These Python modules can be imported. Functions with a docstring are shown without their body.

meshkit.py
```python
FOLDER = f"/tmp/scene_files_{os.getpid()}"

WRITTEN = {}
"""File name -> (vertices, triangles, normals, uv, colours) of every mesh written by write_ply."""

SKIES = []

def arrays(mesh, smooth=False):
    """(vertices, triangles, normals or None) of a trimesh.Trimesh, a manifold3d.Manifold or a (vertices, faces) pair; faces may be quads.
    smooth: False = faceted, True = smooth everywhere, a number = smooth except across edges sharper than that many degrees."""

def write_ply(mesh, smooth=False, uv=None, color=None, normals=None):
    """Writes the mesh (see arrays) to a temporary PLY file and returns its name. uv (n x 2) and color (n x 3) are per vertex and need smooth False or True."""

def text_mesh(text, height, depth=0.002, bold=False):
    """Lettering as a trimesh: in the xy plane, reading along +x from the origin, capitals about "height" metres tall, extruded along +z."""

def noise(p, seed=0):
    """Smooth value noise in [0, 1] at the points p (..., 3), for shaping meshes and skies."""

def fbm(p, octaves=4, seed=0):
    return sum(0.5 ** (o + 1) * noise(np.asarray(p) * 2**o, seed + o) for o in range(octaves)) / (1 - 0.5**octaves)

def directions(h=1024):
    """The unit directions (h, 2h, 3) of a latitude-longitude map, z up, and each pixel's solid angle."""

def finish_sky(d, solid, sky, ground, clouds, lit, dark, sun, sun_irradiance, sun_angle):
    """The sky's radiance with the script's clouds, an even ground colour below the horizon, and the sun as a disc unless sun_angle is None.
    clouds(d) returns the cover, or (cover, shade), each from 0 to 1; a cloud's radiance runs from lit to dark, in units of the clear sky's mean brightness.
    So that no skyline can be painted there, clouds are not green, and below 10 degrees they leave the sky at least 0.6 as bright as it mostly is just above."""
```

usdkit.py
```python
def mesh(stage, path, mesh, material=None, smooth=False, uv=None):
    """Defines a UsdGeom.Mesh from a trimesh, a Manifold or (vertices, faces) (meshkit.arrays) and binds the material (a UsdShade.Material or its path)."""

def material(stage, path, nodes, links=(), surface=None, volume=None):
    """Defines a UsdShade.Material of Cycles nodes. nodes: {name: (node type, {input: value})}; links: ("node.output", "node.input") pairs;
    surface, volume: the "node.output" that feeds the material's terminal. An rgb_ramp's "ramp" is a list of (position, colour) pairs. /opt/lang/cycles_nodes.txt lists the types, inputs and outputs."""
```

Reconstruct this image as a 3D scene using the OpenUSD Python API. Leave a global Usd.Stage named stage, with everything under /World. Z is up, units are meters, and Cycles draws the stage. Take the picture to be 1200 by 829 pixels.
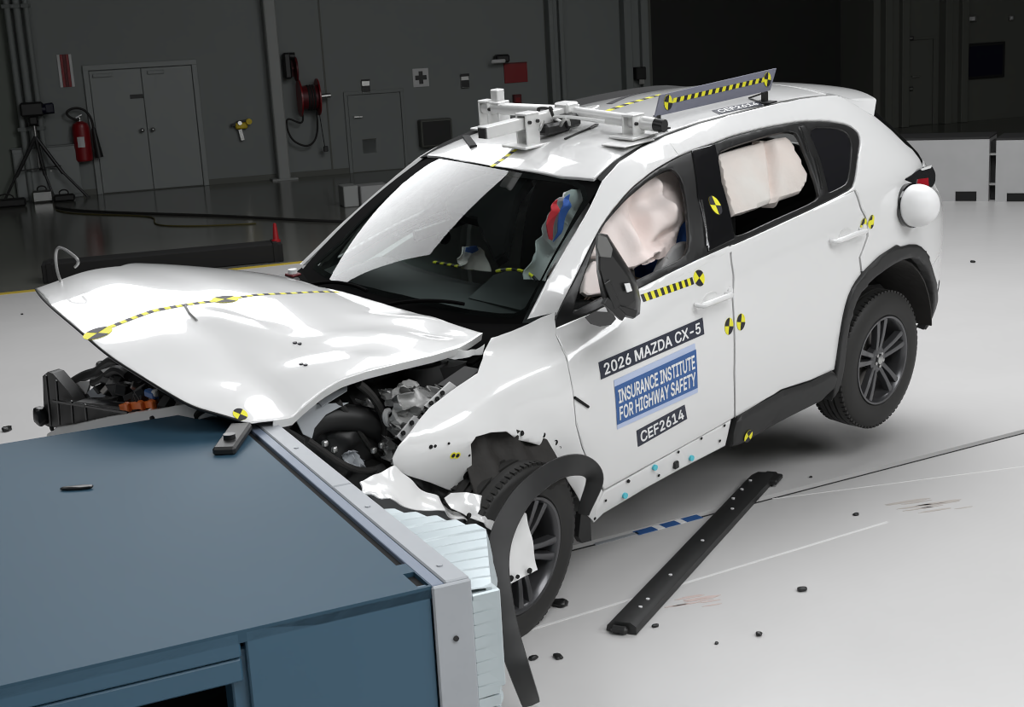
import math, random, numpy as np, trimesh, shapely, usdkit, meshkit
from shapely.geometry import Polygon, box as sbox, LineString
from shapely import affinity
from scipy.spatial.transform import Rotation as Rot
from scipy.interpolate import CubicSpline, PchipInterpolator
from pxr import Usd, UsdGeom, UsdLux, UsdShade, Gf, Sdf, Vt
random.seed(7); RNG = np.random.default_rng(7)
stage = Usd.Stage.CreateInMemory()
UsdGeom.SetStageUpAxis(stage, 'Z'); UsdGeom.SetStageMetersPerUnit(stage, 1.0)
UsdGeom.Xform.Define(stage, '/World'); UsdGeom.Scope.Define(stage, '/World/Looks')
# ------------------------------------------------------------------ camera
W, H, F = 1200, 829, 1617.72
PITCH, ROLL, CH = 0.225162, 0.057208, 2.24986
_f = np.array([0, math.cos(PITCH), -math.sin(PITCH)]); _r = np.array([1., 0, 0]); _d = np.cross(_f, _r)
CR = np.array([math.cos(ROLL)*_r + math.sin(ROLL)*_d, -math.sin(ROLL)*_r + math.cos(ROLL)*_d, _f])
EYE = np.array([0, 0, CH])
cam = UsdGeom.Camera.Define(stage, '/World/camera')
cm = np.eye(4); cm[0, :3] = CR[0]; cm[1, :3] = -CR[1]; cm[2, :3] = -CR[2]; cm[3, :3] = EYE
cam.AddTransformOp().Set(Gf.Matrix4d(*cm.ravel().tolist()))
cam.CreateHorizontalApertureAttr(36.0); cam.CreateFocalLengthAttr(36.0*F/W); cam.CreateClippingRangeAttr(Gf.Vec2f(.05, 200))
cam.CreateExposureAttr(0.0)
# ------------------------------------------------------------------ light: the hall's overhead lamp banks
def lamp(name, pos, w, h, power, rot=(0, 0, 0), col=(.975, .985, 1.0)):
    l = UsdLux.RectLight.Define(stage, '/World/' + name)
    l.AddTranslateOp().Set(Gf.Vec3d(*pos)); l.AddRotateXYZOp().Set(Gf.Vec3f(*rot))
    l.CreateWidthAttr(w); l.CreateHeightAttr(h); l.CreateIntensityAttr(power); l.CreateColorAttr(Gf.Vec3f(*col)); l.CreateNormalizeAttr(False)
    return l
LN_ = np.array([.45, -.68, -.58]); LN_ /= np.linalg.norm(LN_); LX = np.cross([0, 0, 1], LN_); LX /= np.linalg.norm(LX); LY = np.cross(LN_, LX)
lb = lamp('lamp_bank', (0, 0, 0), 6.0, 4.2, 5.0); lb.ClearXformOpOrder()                    # a raised bank tilted towards the car
lm4 = np.eye(4); lm4[0, :3] = LX; lm4[1, :3] = -LY; lm4[2, :3] = -LN_; lm4[3, :3] = np.array([-3.9, 12.2, 6.6])+LX*.7+LY*.4
UsdGeom.Xformable(lb).MakeMatrixXform().Set(Gf.Matrix4d(*lm4.ravel().tolist()))
lamp('lamp_bank_001', (3.2, 10.3, 7.0), 4.6, 5.6, 6.0, (0, 0, 0))
lamp('lamp_bank_002', (3.2, .2, 7.0), 5.6, 5.0, 5.7, (0, 0, 0))
lamp('lamp_bank_004', (-6.8, 1.8, 7.0), 4.0, 4.0, 4.2, (0, 0, 0))
lamp('lamp_bank_003', (10.6, 1.0, 6.6), 4.6, 6.0, 9.5, (0, 0, 0))
# ------------------------------------------------------------------ helpers: pixel rays, materials, objects
CARM = Rot.from_euler('ZYX', [3.888517, 0.071912, -0.062385]).as_matrix(); CART = np.array([-.757104, 5.633245, .089169])
def ray(q): return np.array([(q[0]-W/2)/F, (q[1]-H/2)/F, 1.]) @ CR
def on_z(q, z):                                   # world point where the sight line meets the height z
    d = ray(q); return EYE + (z-CH)/d[2]*d
def on_plane(q, p, n):
    d = ray(q); n = np.asarray(n, float); return EYE + ((np.asarray(p)-EYE) @ n)/(d @ n)*d
CO = CARM.T @ (EYE-CART)
def cray(q): return CARM.T @ ray(q)
def con(q, ax, v):                                # point of the car frame where the sight line meets x, y or z = v
    d = cray(q); return CO + (v-CO[ax])/d[ax]*d
def to_car(p): return CARM.T @ (np.asarray(p)-CART)
def to_world(p): return CARM @ np.asarray(p) + CART
def unproj(px, surf, guess):
    """(n,2) surface parameters where the sight lines through px meet surf(uv) (car frame)."""
    px = np.atleast_2d(np.asarray(px, float)); D = np.array([cray(q) for q in px]); uv = np.array(np.broadcast_to(guess, (len(px), 2)), float)
    t = np.linalg.norm(surf(uv)-CO, axis=1)/np.linalg.norm(D, axis=1)
    for _ in range(60):
        S = surf(uv); r = S-(CO+t[:, None]*D); e = 1e-4
        A = np.stack([(surf(uv+[e, 0])-S)/e, (surf(uv+[0, e])-S)/e, -D], 2)
        A = A + 1e-7*np.eye(3)
        s = np.linalg.solve(A, r[..., None])[..., 0]
        s[:, :2] = np.clip(s[:, :2], -.12, .12)
        uv = uv-s[:, :2]; t = t-np.clip(s[:, 2], -.4, .4)
        if np.abs(s).max() < 1e-7: break
    return uv
LK = {}
def mat(name, col, rough=.5, metal=0., coat=0., spec=.5, noise=None, bump=None, trans=0., emit=None, col2=None):
    """principled; noise = (scale, amount, detail) mottles the colour towards col2; bump = (scale, strength)"""
    n = {'p': ('principled_bsdf', {'base_color': col, 'roughness': rough, 'metallic': metal, 'coat_weight': coat, 'coat_roughness': .04, 'specular_ior_level': spec, 'transmission_weight': trans})}
    l = []
    if emit: n['p'][1].update({'emission_color': emit[0], 'emission_strength': emit[1]})
    if noise or bump: n['g'] = ('texture_coordinate', {})
    if noise:
        c2 = col2 or tuple(c*.6 for c in col)
        n['n'] = ('noise_texture', {'scale': noise[0], 'detail': noise[2] if len(noise) > 2 else 4., 'roughness': .6})
        n['r'] = ('rgb_ramp', {'ramp': [(.5-noise[1]*.5, c2), (.5+noise[1]*.5, col)]})
        l += [('g.object', 'n.vector'), ('n.fac', 'r.fac'), ('r.color', 'p.base_color')]
    if bump:
        n['bn'] = ('noise_texture', {'scale': bump[0], 'detail': 3.}); n['b'] = ('bump', {'strength': bump[1], 'distance': .01})
        l += [('g.object', 'bn.vector'), ('bn.fac', 'b.height'), ('b.normal', 'p.normal')]
    LK[name] = usdkit.material(stage, '/World/Looks/'+name, n, l, 'p.BSDF'); return LK[name]
def glassmat(name, tint, rough=.0, base=.045):
    n = {'t': ('transparent_bsdf', {'color': tint}), 'g': ('glossy_bsdf', {'color': (1, 1, 1), 'roughness': rough}), 'w': ('layer_weight', {'blend': .5}), 'q': ('math', {'math_type': 'power', 'value2': 4.0}), 'a': ('math', {'math_type': 'multiply_add', 'value2': .85, 'value3': base}), 'm': ('mix_closure', {})}
    LK[name] = usdkit.material(stage, '/World/Looks/'+name, n, [('w.facing', 'q.value1'), ('q.value', 'a.value1'), ('a.value', 'm.fac'), ('t.BSDF', 'm.closure1'), ('g.BSDF', 'm.closure2')], 'm.closure'); return LK[name]
used = {}
def path_for(name, parent):
    base = str(parent.GetPath()) if parent is not None else '/World'
    k = (base, name); n = used.get(k, 0); used[k] = n+1
    return base+'/'+name+(f'_{n:03d}' if n else '')
def prim(x): return x.GetPrim() if hasattr(x, 'GetPrim') else x
def obj(name, mesh, m, parent=None, smooth=35, label=None):
    parent = prim(parent) if parent is not None else None
    p = usdkit.mesh(stage, path_for(name, parent), mesh, LK[m], smooth=smooth).GetPrim()
    if label: p.SetCustomDataByKey('label', label)
    return p
def tag(p, label=None, cat=None, group=None, kind=None):
    p = prim(p)
    for k, v in (('label', label), ('category', cat), ('group', group), ('kind', kind)):
        if v: p.SetCustomDataByKey(k, v)
    return p
def struct(name, mesh, m, parent=None, smooth=35, label=None):
    p = obj(name, mesh, m, parent, smooth)
    if parent is None: tag(p, label, kind='structure')
    return p
def thing(name, label, cat, loc=(0, 0, 0), group=None, M=None):
    x = UsdGeom.Xform.Define(stage, path_for(name, None))
    if M is not None:
        m = np.eye(4); m[:3, :3] = M.T; m[3, :3] = loc; x.AddTransformOp().Set(Gf.Matrix4d(*m.ravel().tolist()))
    else: x.AddTranslateOp().Set(Gf.Vec3d(*map(float, loc)))
    return tag(x, label, cat, group)
def cat(*ms): return trimesh.util.concatenate([m for m in ms if m is not None])
def bx(c, s, rz=0, R=None, bev=0.):
    """a box, its edges chamfered by bev"""
    if bev > 0:
        h = np.array(s)/2; pts = []
        for sx in (-1, 1):
            for sy in (-1, 1):
                for sz in (-1, 1):
                    q = np.array([sx, sy, sz])
                    for k in range(3):
                        v = h-bev; v[k] = h[k]; pts.append(q*v)
        m = trimesh.convex.convex_hull(np.array(pts))
    else: m = trimesh.creation.box(s)
    if R is not None: m.apply_transform(np.vstack([np.hstack([R, np.zeros((3, 1))]), [0, 0, 0, 1]]))
    if rz: m.apply_transform(trimesh.transformations.rotation_matrix(rz, [0, 0, 1]))
    m.apply_translation(c); return m
def frame_between(p, q, up=(0, 0, 1)):
    d = np.asarray(q, float)-p; L = np.linalg.norm(d); d /= L
    a = np.cross(up, d); a = a/np.linalg.norm(a) if np.linalg.norm(a) > 1e-6 else np.array([1., 0, 0]); b = np.cross(d, a)
    return np.stack([d, a, b], 1), L
def bar(p, q, w, h, up=(0, 0, 1), bev=.002):
    p = np.asarray(p, float); q = np.asarray(q, float); R, L = frame_between(p, q, up)
    return bx((p+q)/2, (L, w, h), R=R, bev=min(bev, w*.3, h*.3))
def cyl(p, q, r, n=20, r2=None):
    p = np.asarray(p, float); q = np.asarray(q, float); R, L = frame_between(p, q)
    a = np.arange(n)*2*np.pi/n; r2 = r if r2 is None else r2
    rg = lambda o, rr: o+rr*(np.cos(a)[:, None]*R[:, 1]+np.sin(a)[:, None]*R[:, 2])
    v = np.vstack([rg(p, r), rg(q, r2), [p], [q]]); i = np.arange(n); j = (i+1) % n
    f = np.vstack([np.stack([i, j, n+j], 1), np.stack([i, n+j, n+i], 1), np.stack([j, i, np.full(n, 2*n)], 1), np.stack([n+i, n+j, np.full(n, 2*n+1)], 1)])
    return trimesh.Trimesh(v, f, process=False)
def spline(pts, n=60):
    pts = np.asarray(pts, float); t = np.r_[0, np.cumsum(np.linalg.norm(np.diff(pts, axis=0), axis=1)**.5)]
    return CubicSpline(t, pts)(np.linspace(0, t[-1], n))
def tube(pts, r, n=10, smooth=None):
    p = spline(pts, smooth) if smooth else np.asarray(pts, float)
    t = np.gradient(p, axis=0); t /= np.linalg.norm(t, axis=1, keepdims=True)+1e-12
    a0 = np.array([0, 0, 1.]) if abs(t[0, 2]) < .9 else np.array([1., 0, 0]); a = []; 
    for k in range(len(p)):
        a0 = a0-t[k]*(a0 @ t[k]); a0 /= np.linalg.norm(a0); a.append(a0)
    a = np.array(a); b = np.cross(t, a); th = np.arange(n)*2*np.pi/n; rr = np.broadcast_to(r, (len(p),))[:, None, None]
    v = (p[:, None]+rr*(np.cos(th)[None, :, None]*a[:, None]+np.sin(th)[None, :, None]*b[:, None])).reshape(-1, 3)
    i, j = np.meshgrid(np.arange(len(p)-1), np.arange(n), indexing='ij'); j2 = (j+1) % n
    q = np.stack([i*n+j, i*n+j2, (i+1)*n+j2, (i+1)*n+j], -1).reshape(-1, 4)
    f = np.vstack([q[:, [0, 1, 2]], q[:, [0, 2, 3]]]); m = len(v); L = len(p)-1
    k = np.arange(n); k2 = (k+1) % n
    f = np.vstack([f, np.stack([k2, k, np.full(n, m)], 1), np.stack([L*n+k, L*n+k2, np.full(n, m+1)], 1)])
    return trimesh.Trimesh(np.vstack([v, p[:1], p[-1:]]), f, process=False)
def ribbon(pts, side, w, th):
    """a flat band along pts; side = width directions; w widths; th thickness"""
    p = np.asarray(pts, float); t = np.gradient(p, axis=0); t /= np.linalg.norm(t, axis=1, keepdims=True)
    s = np.asarray(side, float); s = s-t*(s*t).sum(1, keepdims=True); s /= np.linalg.norm(s, axis=1, keepdims=True); nn = np.cross(t, s)
    w = np.broadcast_to(w, (len(p),))[:, None]; prof = [(-.5, -.25), (-.46, .35), (0, .5), (.46, .35), (.5, -.25), (.4, -.5), (-.4, -.5)]
    v = np.stack([p+s*w*a+nn*th*b for a, b in prof], 1); n = len(prof); L = len(p)
    i, j = np.meshgrid(np.arange(L-1), np.arange(n), indexing='ij'); j2 = (j+1) % n
    q = np.stack([i*n+j, i*n+j2, (i+1)*n+j2, (i+1)*n+j], -1).reshape(-1, 4)
    f = np.vstack([q[:, [0, 1, 2]], q[:, [0, 2, 3]]])
    k = np.arange(1, n-1); f = np.vstack([f, np.stack([np.zeros(n-2, int), k, k+1], 1), (L-1)*n+np.stack([np.zeros(n-2, int), k+1, k], 1)])
    m = trimesh.Trimesh(v.reshape(-1, 3), f, process=False); m.fix_normals(); return m
def lathe(prof, n=48, axis='y'):
    """prof: (radius, height) rows"""
    pr = np.asarray(prof, float); a = np.arange(n)*2*np.pi/n
    v = np.stack([pr[:, None, 0]*np.cos(a), np.broadcast_to(pr[:, None, 1], (len(pr), n)), pr[:, None, 0]*np.sin(a)], -1)
    if axis == 'z': v = v[..., [0, 2, 1]]
    i, j = np.meshgrid(np.arange(len(pr)-1), np.arange(n), indexing='ij'); j2 = (j+1) % n
    q = np.stack([i*n+j, i*n+j2, (i+1)*n+j2, (i+1)*n+j], -1).reshape(-1, 4)
    m = trimesh.Trimesh(v.reshape(-1, 3), np.vstack([q[:, [0, 1, 2]], q[:, [0, 2, 3]]]), process=False)
    m.merge_vertices(); m.fix_normals(); return m
def cut(poly, cell):
    """shapely polygon -> vertices, triangles on a grid of cells"""
    x0, y0, x1, y1 = poly.bounds; vs = {}; V = []; Fc = []
    def vid(p):
        k = (round(p[0], 5), round(p[1], 5))
        if k not in vs: vs[k] = len(V); V.append(k)
        return vs[k]
    shapely.prepare(poly)
    for gx in np.arange(math.floor(x0/cell), math.ceil(x1/cell)):
        for gy in np.arange(math.floor(y0/cell), math.ceil(y1/cell)):
            c = sbox(gx*cell, gy*cell, (gx+1)*cell, (gy+1)*cell)
            if poly.contains_properly(c) if hasattr(poly, 'contains_properly') else shapely.contains_properly(poly, c):
                q = [vid(p) for p in list(c.exterior.coords)[:4]]; Fc += [[q[0], q[1], q[2]], [q[0], q[2], q[3]]]
            elif poly.intersects(c):
                g = poly.intersection(c)
                for s in getattr(g, 'geoms', [g]):
                    if s.geom_type != 'Polygon' or s.area < 1e-9: continue
                    try: tv, tf = trimesh.creation.triangulate_polygon(s, engine='earcut')
                    except Exception: continue
                    ids = [vid(p) for p in tv]
                    Fc += [[ids[a] for a in t] for t in tf if len({ids[a] for a in t}) == 3]
    V = np.array(V, float); Fc = np.array(Fc, int)
    a, b, c = V[Fc[:, 0]], V[Fc[:, 1]], V[Fc[:, 2]]
    cr = (b[:, 0]-a[:, 0])*(c[:, 1]-a[:, 1])-(b[:, 1]-a[:, 1])*(c[:, 0]-a[:, 0])
    Fc[cr < 0] = Fc[cr < 0][:, ::-1]; return V, Fc[np.abs(cr) > 1e-11]
def patch(poly, surf, cell=.05, th=.012, lift=0., out=None, bev=.003, disp=None):
    """a panel: polygon in the parameters of surf, given thickness th inwards; out = reference direction of its outside"""
    if isinstance(poly, (list, np.ndarray)): poly = Polygon(poly)
    poly = poly.buffer(0)
    polys = [g for g in getattr(poly, 'geoms', [poly]) if g.area > 1e-6]
    ms = []
    for g in polys:
        V, Fc = cut(g, cell)
        if bev:
            inn = g.buffer(-bev*1.5)
            parts = [(cut(s, cell)) for s in getattr(inn, 'geoms', [inn]) if not s.is_empty and s.area > 1e-7] + [cut(s, cell) for s in getattr(g.difference(inn), 'geoms', [g.difference(inn)]) if s.area > 1e-9]
            o = 0; VV = []; FF = []
            for v, f in parts: VV.append(v); FF.append(f+o); o += len(v)
            mm = trimesh.Trimesh(np.column_stack([np.vstack(VV), np.zeros(o)]), np.vstack(FF), process=False); mm.merge_vertices(digits_vertex=5)
            V, Fc = mm.vertices[:, :2], mm.faces
        e = 1e-3; P = surf(V); du = surf(V+[e, 0])-P; dv = surf(V+[0, e])-P
        N = np.cross(du, dv); N /= np.linalg.norm(N, axis=1, keepdims=True)+1e-12
        if out is not None:
            flip = (N @ np.asarray(out, float)).mean() < 0
            if flip: N = -N; Fc = Fc[:, ::-1]
        if disp is not None: P = P+N*disp(V)[:, None]
        ed = np.sort(np.vstack([Fc[:, [0, 1]], Fc[:, [1, 2]], Fc[:, [2, 0]]]), 1); un, ct = np.unique(ed, axis=0, return_counts=True)
        bnd = np.unique(un[ct == 1]); top = P+N*lift
        if th == 0: ms.append(trimesh.Trimesh(top, Fc, process=False)); continue
        if bev: top = top.copy(); top[bnd] -= N[bnd]*bev
        bot = P+N*(lift-th); n = len(P)
        de = np.vstack([Fc[:, [0, 1]], Fc[:, [1, 2]], Fc[:, [2, 0]]]); key = {tuple(x) for x in un[ct == 1]}
        be = np.array([x for x in de if tuple(sorted(x)) in key])
        f = np.vstack([Fc, Fc[:, ::-1]+n, np.stack([be[:, 1], be[:, 0], be[:, 0]+n], 1), np.stack([be[:, 1], be[:, 0]+n, be[:, 1]+n], 1)])
        ms.append(trimesh.Trimesh(np.vstack([top, bot]), f, process=False))
    return cat(*ms)
def slab(pts, th, n=None):
    """a flat polygon of 3-D points with thickness"""
    p = np.asarray(pts, float); c = p.mean(0); u, s, vt = np.linalg.svd(p-c); a, b = vt[0], vt[1]; nn = np.cross(a, b)
    if n is not None and nn @ np.asarray(n) < 0: b = -b; nn = -nn
    pg = Polygon(np.stack([(p-c) @ a, (p-c) @ b], 1)).buffer(0); pg = max(getattr(pg, 'geoms', [pg]), key=lambda g: g.area)
    m = trimesh.creation.extrude_polygon(pg, th, engine='earcut')
    m.vertices = c+m.vertices[:, :1]*a+m.vertices[:, 1:2]*b+(m.vertices[:, 2:]-th)*nn; m.fix_normals(); return m
def strip(A, B, th=.006):
    """a ruled band between two polylines, with thickness"""
    A = np.asarray(A, float); B = np.asarray(B, float); n = len(A); N = np.cross(np.gradient((A+B)/2, axis=0), B-A); N /= np.linalg.norm(N, axis=1, keepdims=True)+1e-9
    v = np.vstack([A, B, A-N*th, B-N*th]); i = np.arange(n-1); q = []
    for a, b, fl in ((0, n, 0), (2*n, 3*n, 1), (0, 2*n, 1), (n, 3*n, 0)):
        f = np.stack([a+i, a+i+1, b+i+1, b+i], 1); q.append(f[:, ::-1] if fl else f)
    q = np.vstack(q); m = trimesh.Trimesh(v, np.vstack([q[:, [0, 1, 2]], q[:, [0, 2, 3]]]), process=False); return m
def chaikin(px, n=2):
    p = np.asarray(px, float)
    for _ in range(n):
        q = np.roll(p, -1, 0); p = np.stack([p*.8+q*.2, p*.2+q*.8], 1).reshape(-1, 2)
    return p
def resample(pts, n, closed=False):
    l = LineString(np.vstack([pts, pts[:1]]) if closed else pts); return np.array([l.interpolate(t, normalized=True).coords[0] for t in np.linspace(0, 1, n)])
def blob(c, s, seed, rough=.25, sub=2, R=None):
    m = trimesh.creation.icosphere(sub); v = m.vertices
    k = 1+rough*2*(meshkit.fbm(v*1.7+seed*3.1, 3, seed)-.5)
    v = np.sign(v)*np.abs(v)**.7*k[:, None]*np.asarray(s)
    if R is not None: v = v @ R.T
    m.vertices = v+c; return m
# ------------------------------------------------------------------ materials
mat('white_floor', (.63, .622, .615), .34, noise=(1.3, .9, 5), col2=(.565, .557, .55))
mat('grey_floor', (.15, .15, .133), .15, noise=(.8, .8, 5), col2=(.11, .11, .098))
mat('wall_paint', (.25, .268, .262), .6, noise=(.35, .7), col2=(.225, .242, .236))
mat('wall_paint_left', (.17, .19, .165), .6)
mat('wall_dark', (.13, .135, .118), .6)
mat('door_paint', (.30, .32, .315), .45)
mat('column_paint', (.36, .37, .36), .5)
mat('ceiling_paint', (.06, .06, .06), .8)
mat('void', (.006, .006, .006), .9)
mat('shutter', (.02, .0205, .019), .6)
mat('yellow', (.85, .62, .02), .5)
mat('yellow_line', (.55, .40, .05), .5)
mat('black_plastic', (.018, .018, .018), .45)
mat('black_rubber', (.022, .021, .020), .7)
mat('black_gloss', (.006, .006, .007), .08, coat=.5)
mat('steel', (.55, .55, .54), .35, metal=1.)
mat('chrome', (.8, .8, .8), .12, metal=1.)
mat('aluminium', (.80, .80, .79), .42, metal=.45)
mat('red_paint', (.28, .008, .012), .35)
mat('red_dark', (.12, .006, .01), .5)
mat('white_plain', (.68, .68, .68), .5)
mat('blue_screen', (.004, .004, .02), .3)
mat('concrete_white', (.42, .42, .42), .6, noise=(3, .6), col2=(.37, .37, .37))
mat('seam', (.02, .02, .02), .8)
# ------------------------------------------------------------------ room
U = np.array([math.cos(.3015), math.sin(.3015), 0]); NW = np.array([U[1], -U[0], 0])       # along the back wall, and out of it
WP = on_z((244, 217), 0)
def wl(q, off=0.): return on_plane(q, WP+NW*off, NW)                                # wall point behind a pixel
def ws_(p): return float((p-WP) @ U)
def wbox(x0, x1, z0, z1, d0, d1, bev=0.):                                           # box on the wall: along, up, out
    c = WP+U*(x0+x1)/2+NW*(d0+d1)/2; return bx((c[0], c[1], (z0+z1)/2), (abs(x1-x0), abs(d1-d0), z1-z0), rz=.3015, bev=bev)
def wrect(a, b, d0, d1, bev=0.):                                                    # box between two pixels on the wall
    p, q = wl(a), wl(b); return wbox(min(ws_(p), ws_(q)), max(ws_(p), ws_(q)), min(p[2], q[2]), max(p[2], q[2]), d0, d1, bev)
# floor: the white test pad ends along a line in front of the blocks; grey concrete lies beyond
LA, LB = on_z((0, 346), 0), on_z((330, 311), 0); LU = (LB-LA)/np.linalg.norm(LB-LA); LN = np.array([LU[1], -LU[0], 0])
def lp(s, o, z=0.): return LA+LU*s+LN*o+[0, 0, z]
JL = [on_z((690, 638), 0), on_z((1200, 506), 0)]; JU = (JL[1]-JL[0])/np.linalg.norm(JL[1]-JL[0]); JN = np.array([JU[1], -JU[0], 0])
def floor_poly(a, b, c, d): return slab([a, b, c, d], .08, (0, 0, 1))
far = 40.
# the pad is cut along the trench joint
ftop = Polygon([(lp(-30, 0)[0], lp(-30, 0)[1]), (lp(45, 0)[0], lp(45, 0)[1]), (lp(45, 40)[0], lp(45, 40)[1]), (lp(-30, 40)[0], lp(-30, 40)[1])])
J0, J1 = JL[0]-JU*40, JL[0]+JU*40
trench = LineString([J0[:2], J1[:2]]).buffer(.030)
joints = [LineString([on_z(a, 0)[:2], on_z(b, 0)[:2]]) for a, b in (((656, 726), (1200, 565)), ((1140, 496), (1200, 523)))]
JJ = shapely.union_all([trench]+[LineString([np.array(j.coords[0])-8*(np.array(j.coords[1])-np.array(j.coords[0])), np.array(j.coords[1])+3*(np.array(j.coords[1])-np.array(j.coords[0]))]).buffer(.004) for j in joints[:0]])
def flat(poly, th, z):
    ms = []
    for g in getattr(poly, 'geoms', [poly]):
        m = trimesh.creation.extrude_polygon(g, th, engine='earcut'); m.apply_translation((0, 0, z-th)); ms.append(m)
    return cat(*ms)
struct('floor', flat(ftop.difference(JJ), .03, 0), 'white_floor', smooth=False, label='white painted floor of the crash hall under the car')
struct('trim_1', flat(trench.buffer(.02), .02, -.02), 'seam', smooth=False, label='dark joint running across the white floor behind the loose trim')
mat('seam_white', (.74, .735, .73), .5)
for qa, qb, w_, lab in (((560, 757), (1040, 612), .007, 'thin pale seam in the white floor crossing under the sill trim'), ((905, 585), (1200, 547), .0022, 'faint pale scratch line in the white floor on the right')):
    struct('trim_4', flat(LineString([on_z(qa, 0)[:2], on_z(qb, 0)[:2]]).buffer(w_, cap_style='flat'), .0015, .0015), 'seam_white', smooth=False, label=lab)
bf = Polygon([tuple(lp(s, o)[:2]) for s, o in ((-30, 0.), (45, 0.), (45, -45), (-30, -45))])
struct('floor', flat(bf, .05, -.001), 'grey_floor', smooth=False, label='polished grey concrete floor beyond the yellow line')
tag(obj('floor_line', flat(Polygon([tuple(lp(s, o)[:2]) for s, o in ((-12, -.12), (7.5, -.12), (7.5, 0), (-12, 0))]), .004, .004), 'yellow_line', smooth=False), 'yellow line painted along the far edge of the white floor', 'floor marking')
# back wall: left bay, column, middle bay, dark opening, right bay
sL, sC0, sC1 = ws_(wl((46, 150)))-.3, ws_(wl((316, 120))), ws_(wl((330, 120)))
sO0, sO1, sE = ws_(wl((757, 60))), ws_(wl((1027, 60))), ws_(wl((1200, 60)))+4
HW = 9.5
wall = cat(wbox(sL, sO0, 0, HW, -.3, 0))
struct('wall_back', wall, 'wall_paint', smooth=False, label='grey painted back wall with a double door and a red hose reel')
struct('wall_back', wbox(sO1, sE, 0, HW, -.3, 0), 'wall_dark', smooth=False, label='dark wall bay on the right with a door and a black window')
struct('wall_back', cat(wbox(sO0-.2, sO1+.2, 0, HW, -1.5, -1.2)), 'shutter', smooth=False, label='black shutter closing the wide opening behind the car')
struct('trim_2', cat(wbox(sO0-.06, sO0+.1, 0, HW, -1.2, .05), wbox(sO1-.1, sO1+.06, 0, HW, -1.2, .05)), 'wall_dark', smooth=False, label='dark jambs of the wide shutter opening')
# panel joints of the wall sheets
for k, x in enumerate([ws_(wl(q)) for q in ((383, 120), (640, 60))]):
    struct('trim_3', wbox(x-.015, x+.015, 0, HW, 0, .012), 'wall_dark', smooth=False, label='vertical sheet joint of the grey wall, %s' % ('beside the hose reel' if k == 0 else 'right of the red sign'))
struct('column', cat(wbox(sC0, sC1, 0, HW, .0, .30, .02), wbox(sC0-.12, sC1+.12, 0, .03, 0, .34)), 'column_paint', label='light grey steel column between the double door and the hose reel')
for q0, q1, mt, lab in (((640, 60), (657, 60), 'wall_paint', 'grey steel column right of the red sign'), ((727, 60), (755, 60), 'wall_paint', 'broad grey column at the left edge of the dark opening'),
                    ((1030, 60), (1058, 60), 'wall_dark', 'dark column at the right edge of the dark opening'), ((1100, 60), (1127, 60), 'wall_dark', 'dark column left of the black window')):
    a, b = ws_(wl(q0)), ws_(wl(q1)); w = b-a
    struct('column', cat(wbox(a, a+w*.3, 0, HW, 0, .25, .01), wbox(a+w*.3, b-w*.3, 0, HW, 0, .12), wbox(b-w*.3, b, 0, HW, 0, .25, .01)), mt, label=lab)
struct('baseboard_back', wbox(sL, sO0, 0, .10, 0, .015), 'wall_dark', smooth=False, label='dark skirting along the foot of the grey back wall')
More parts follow.
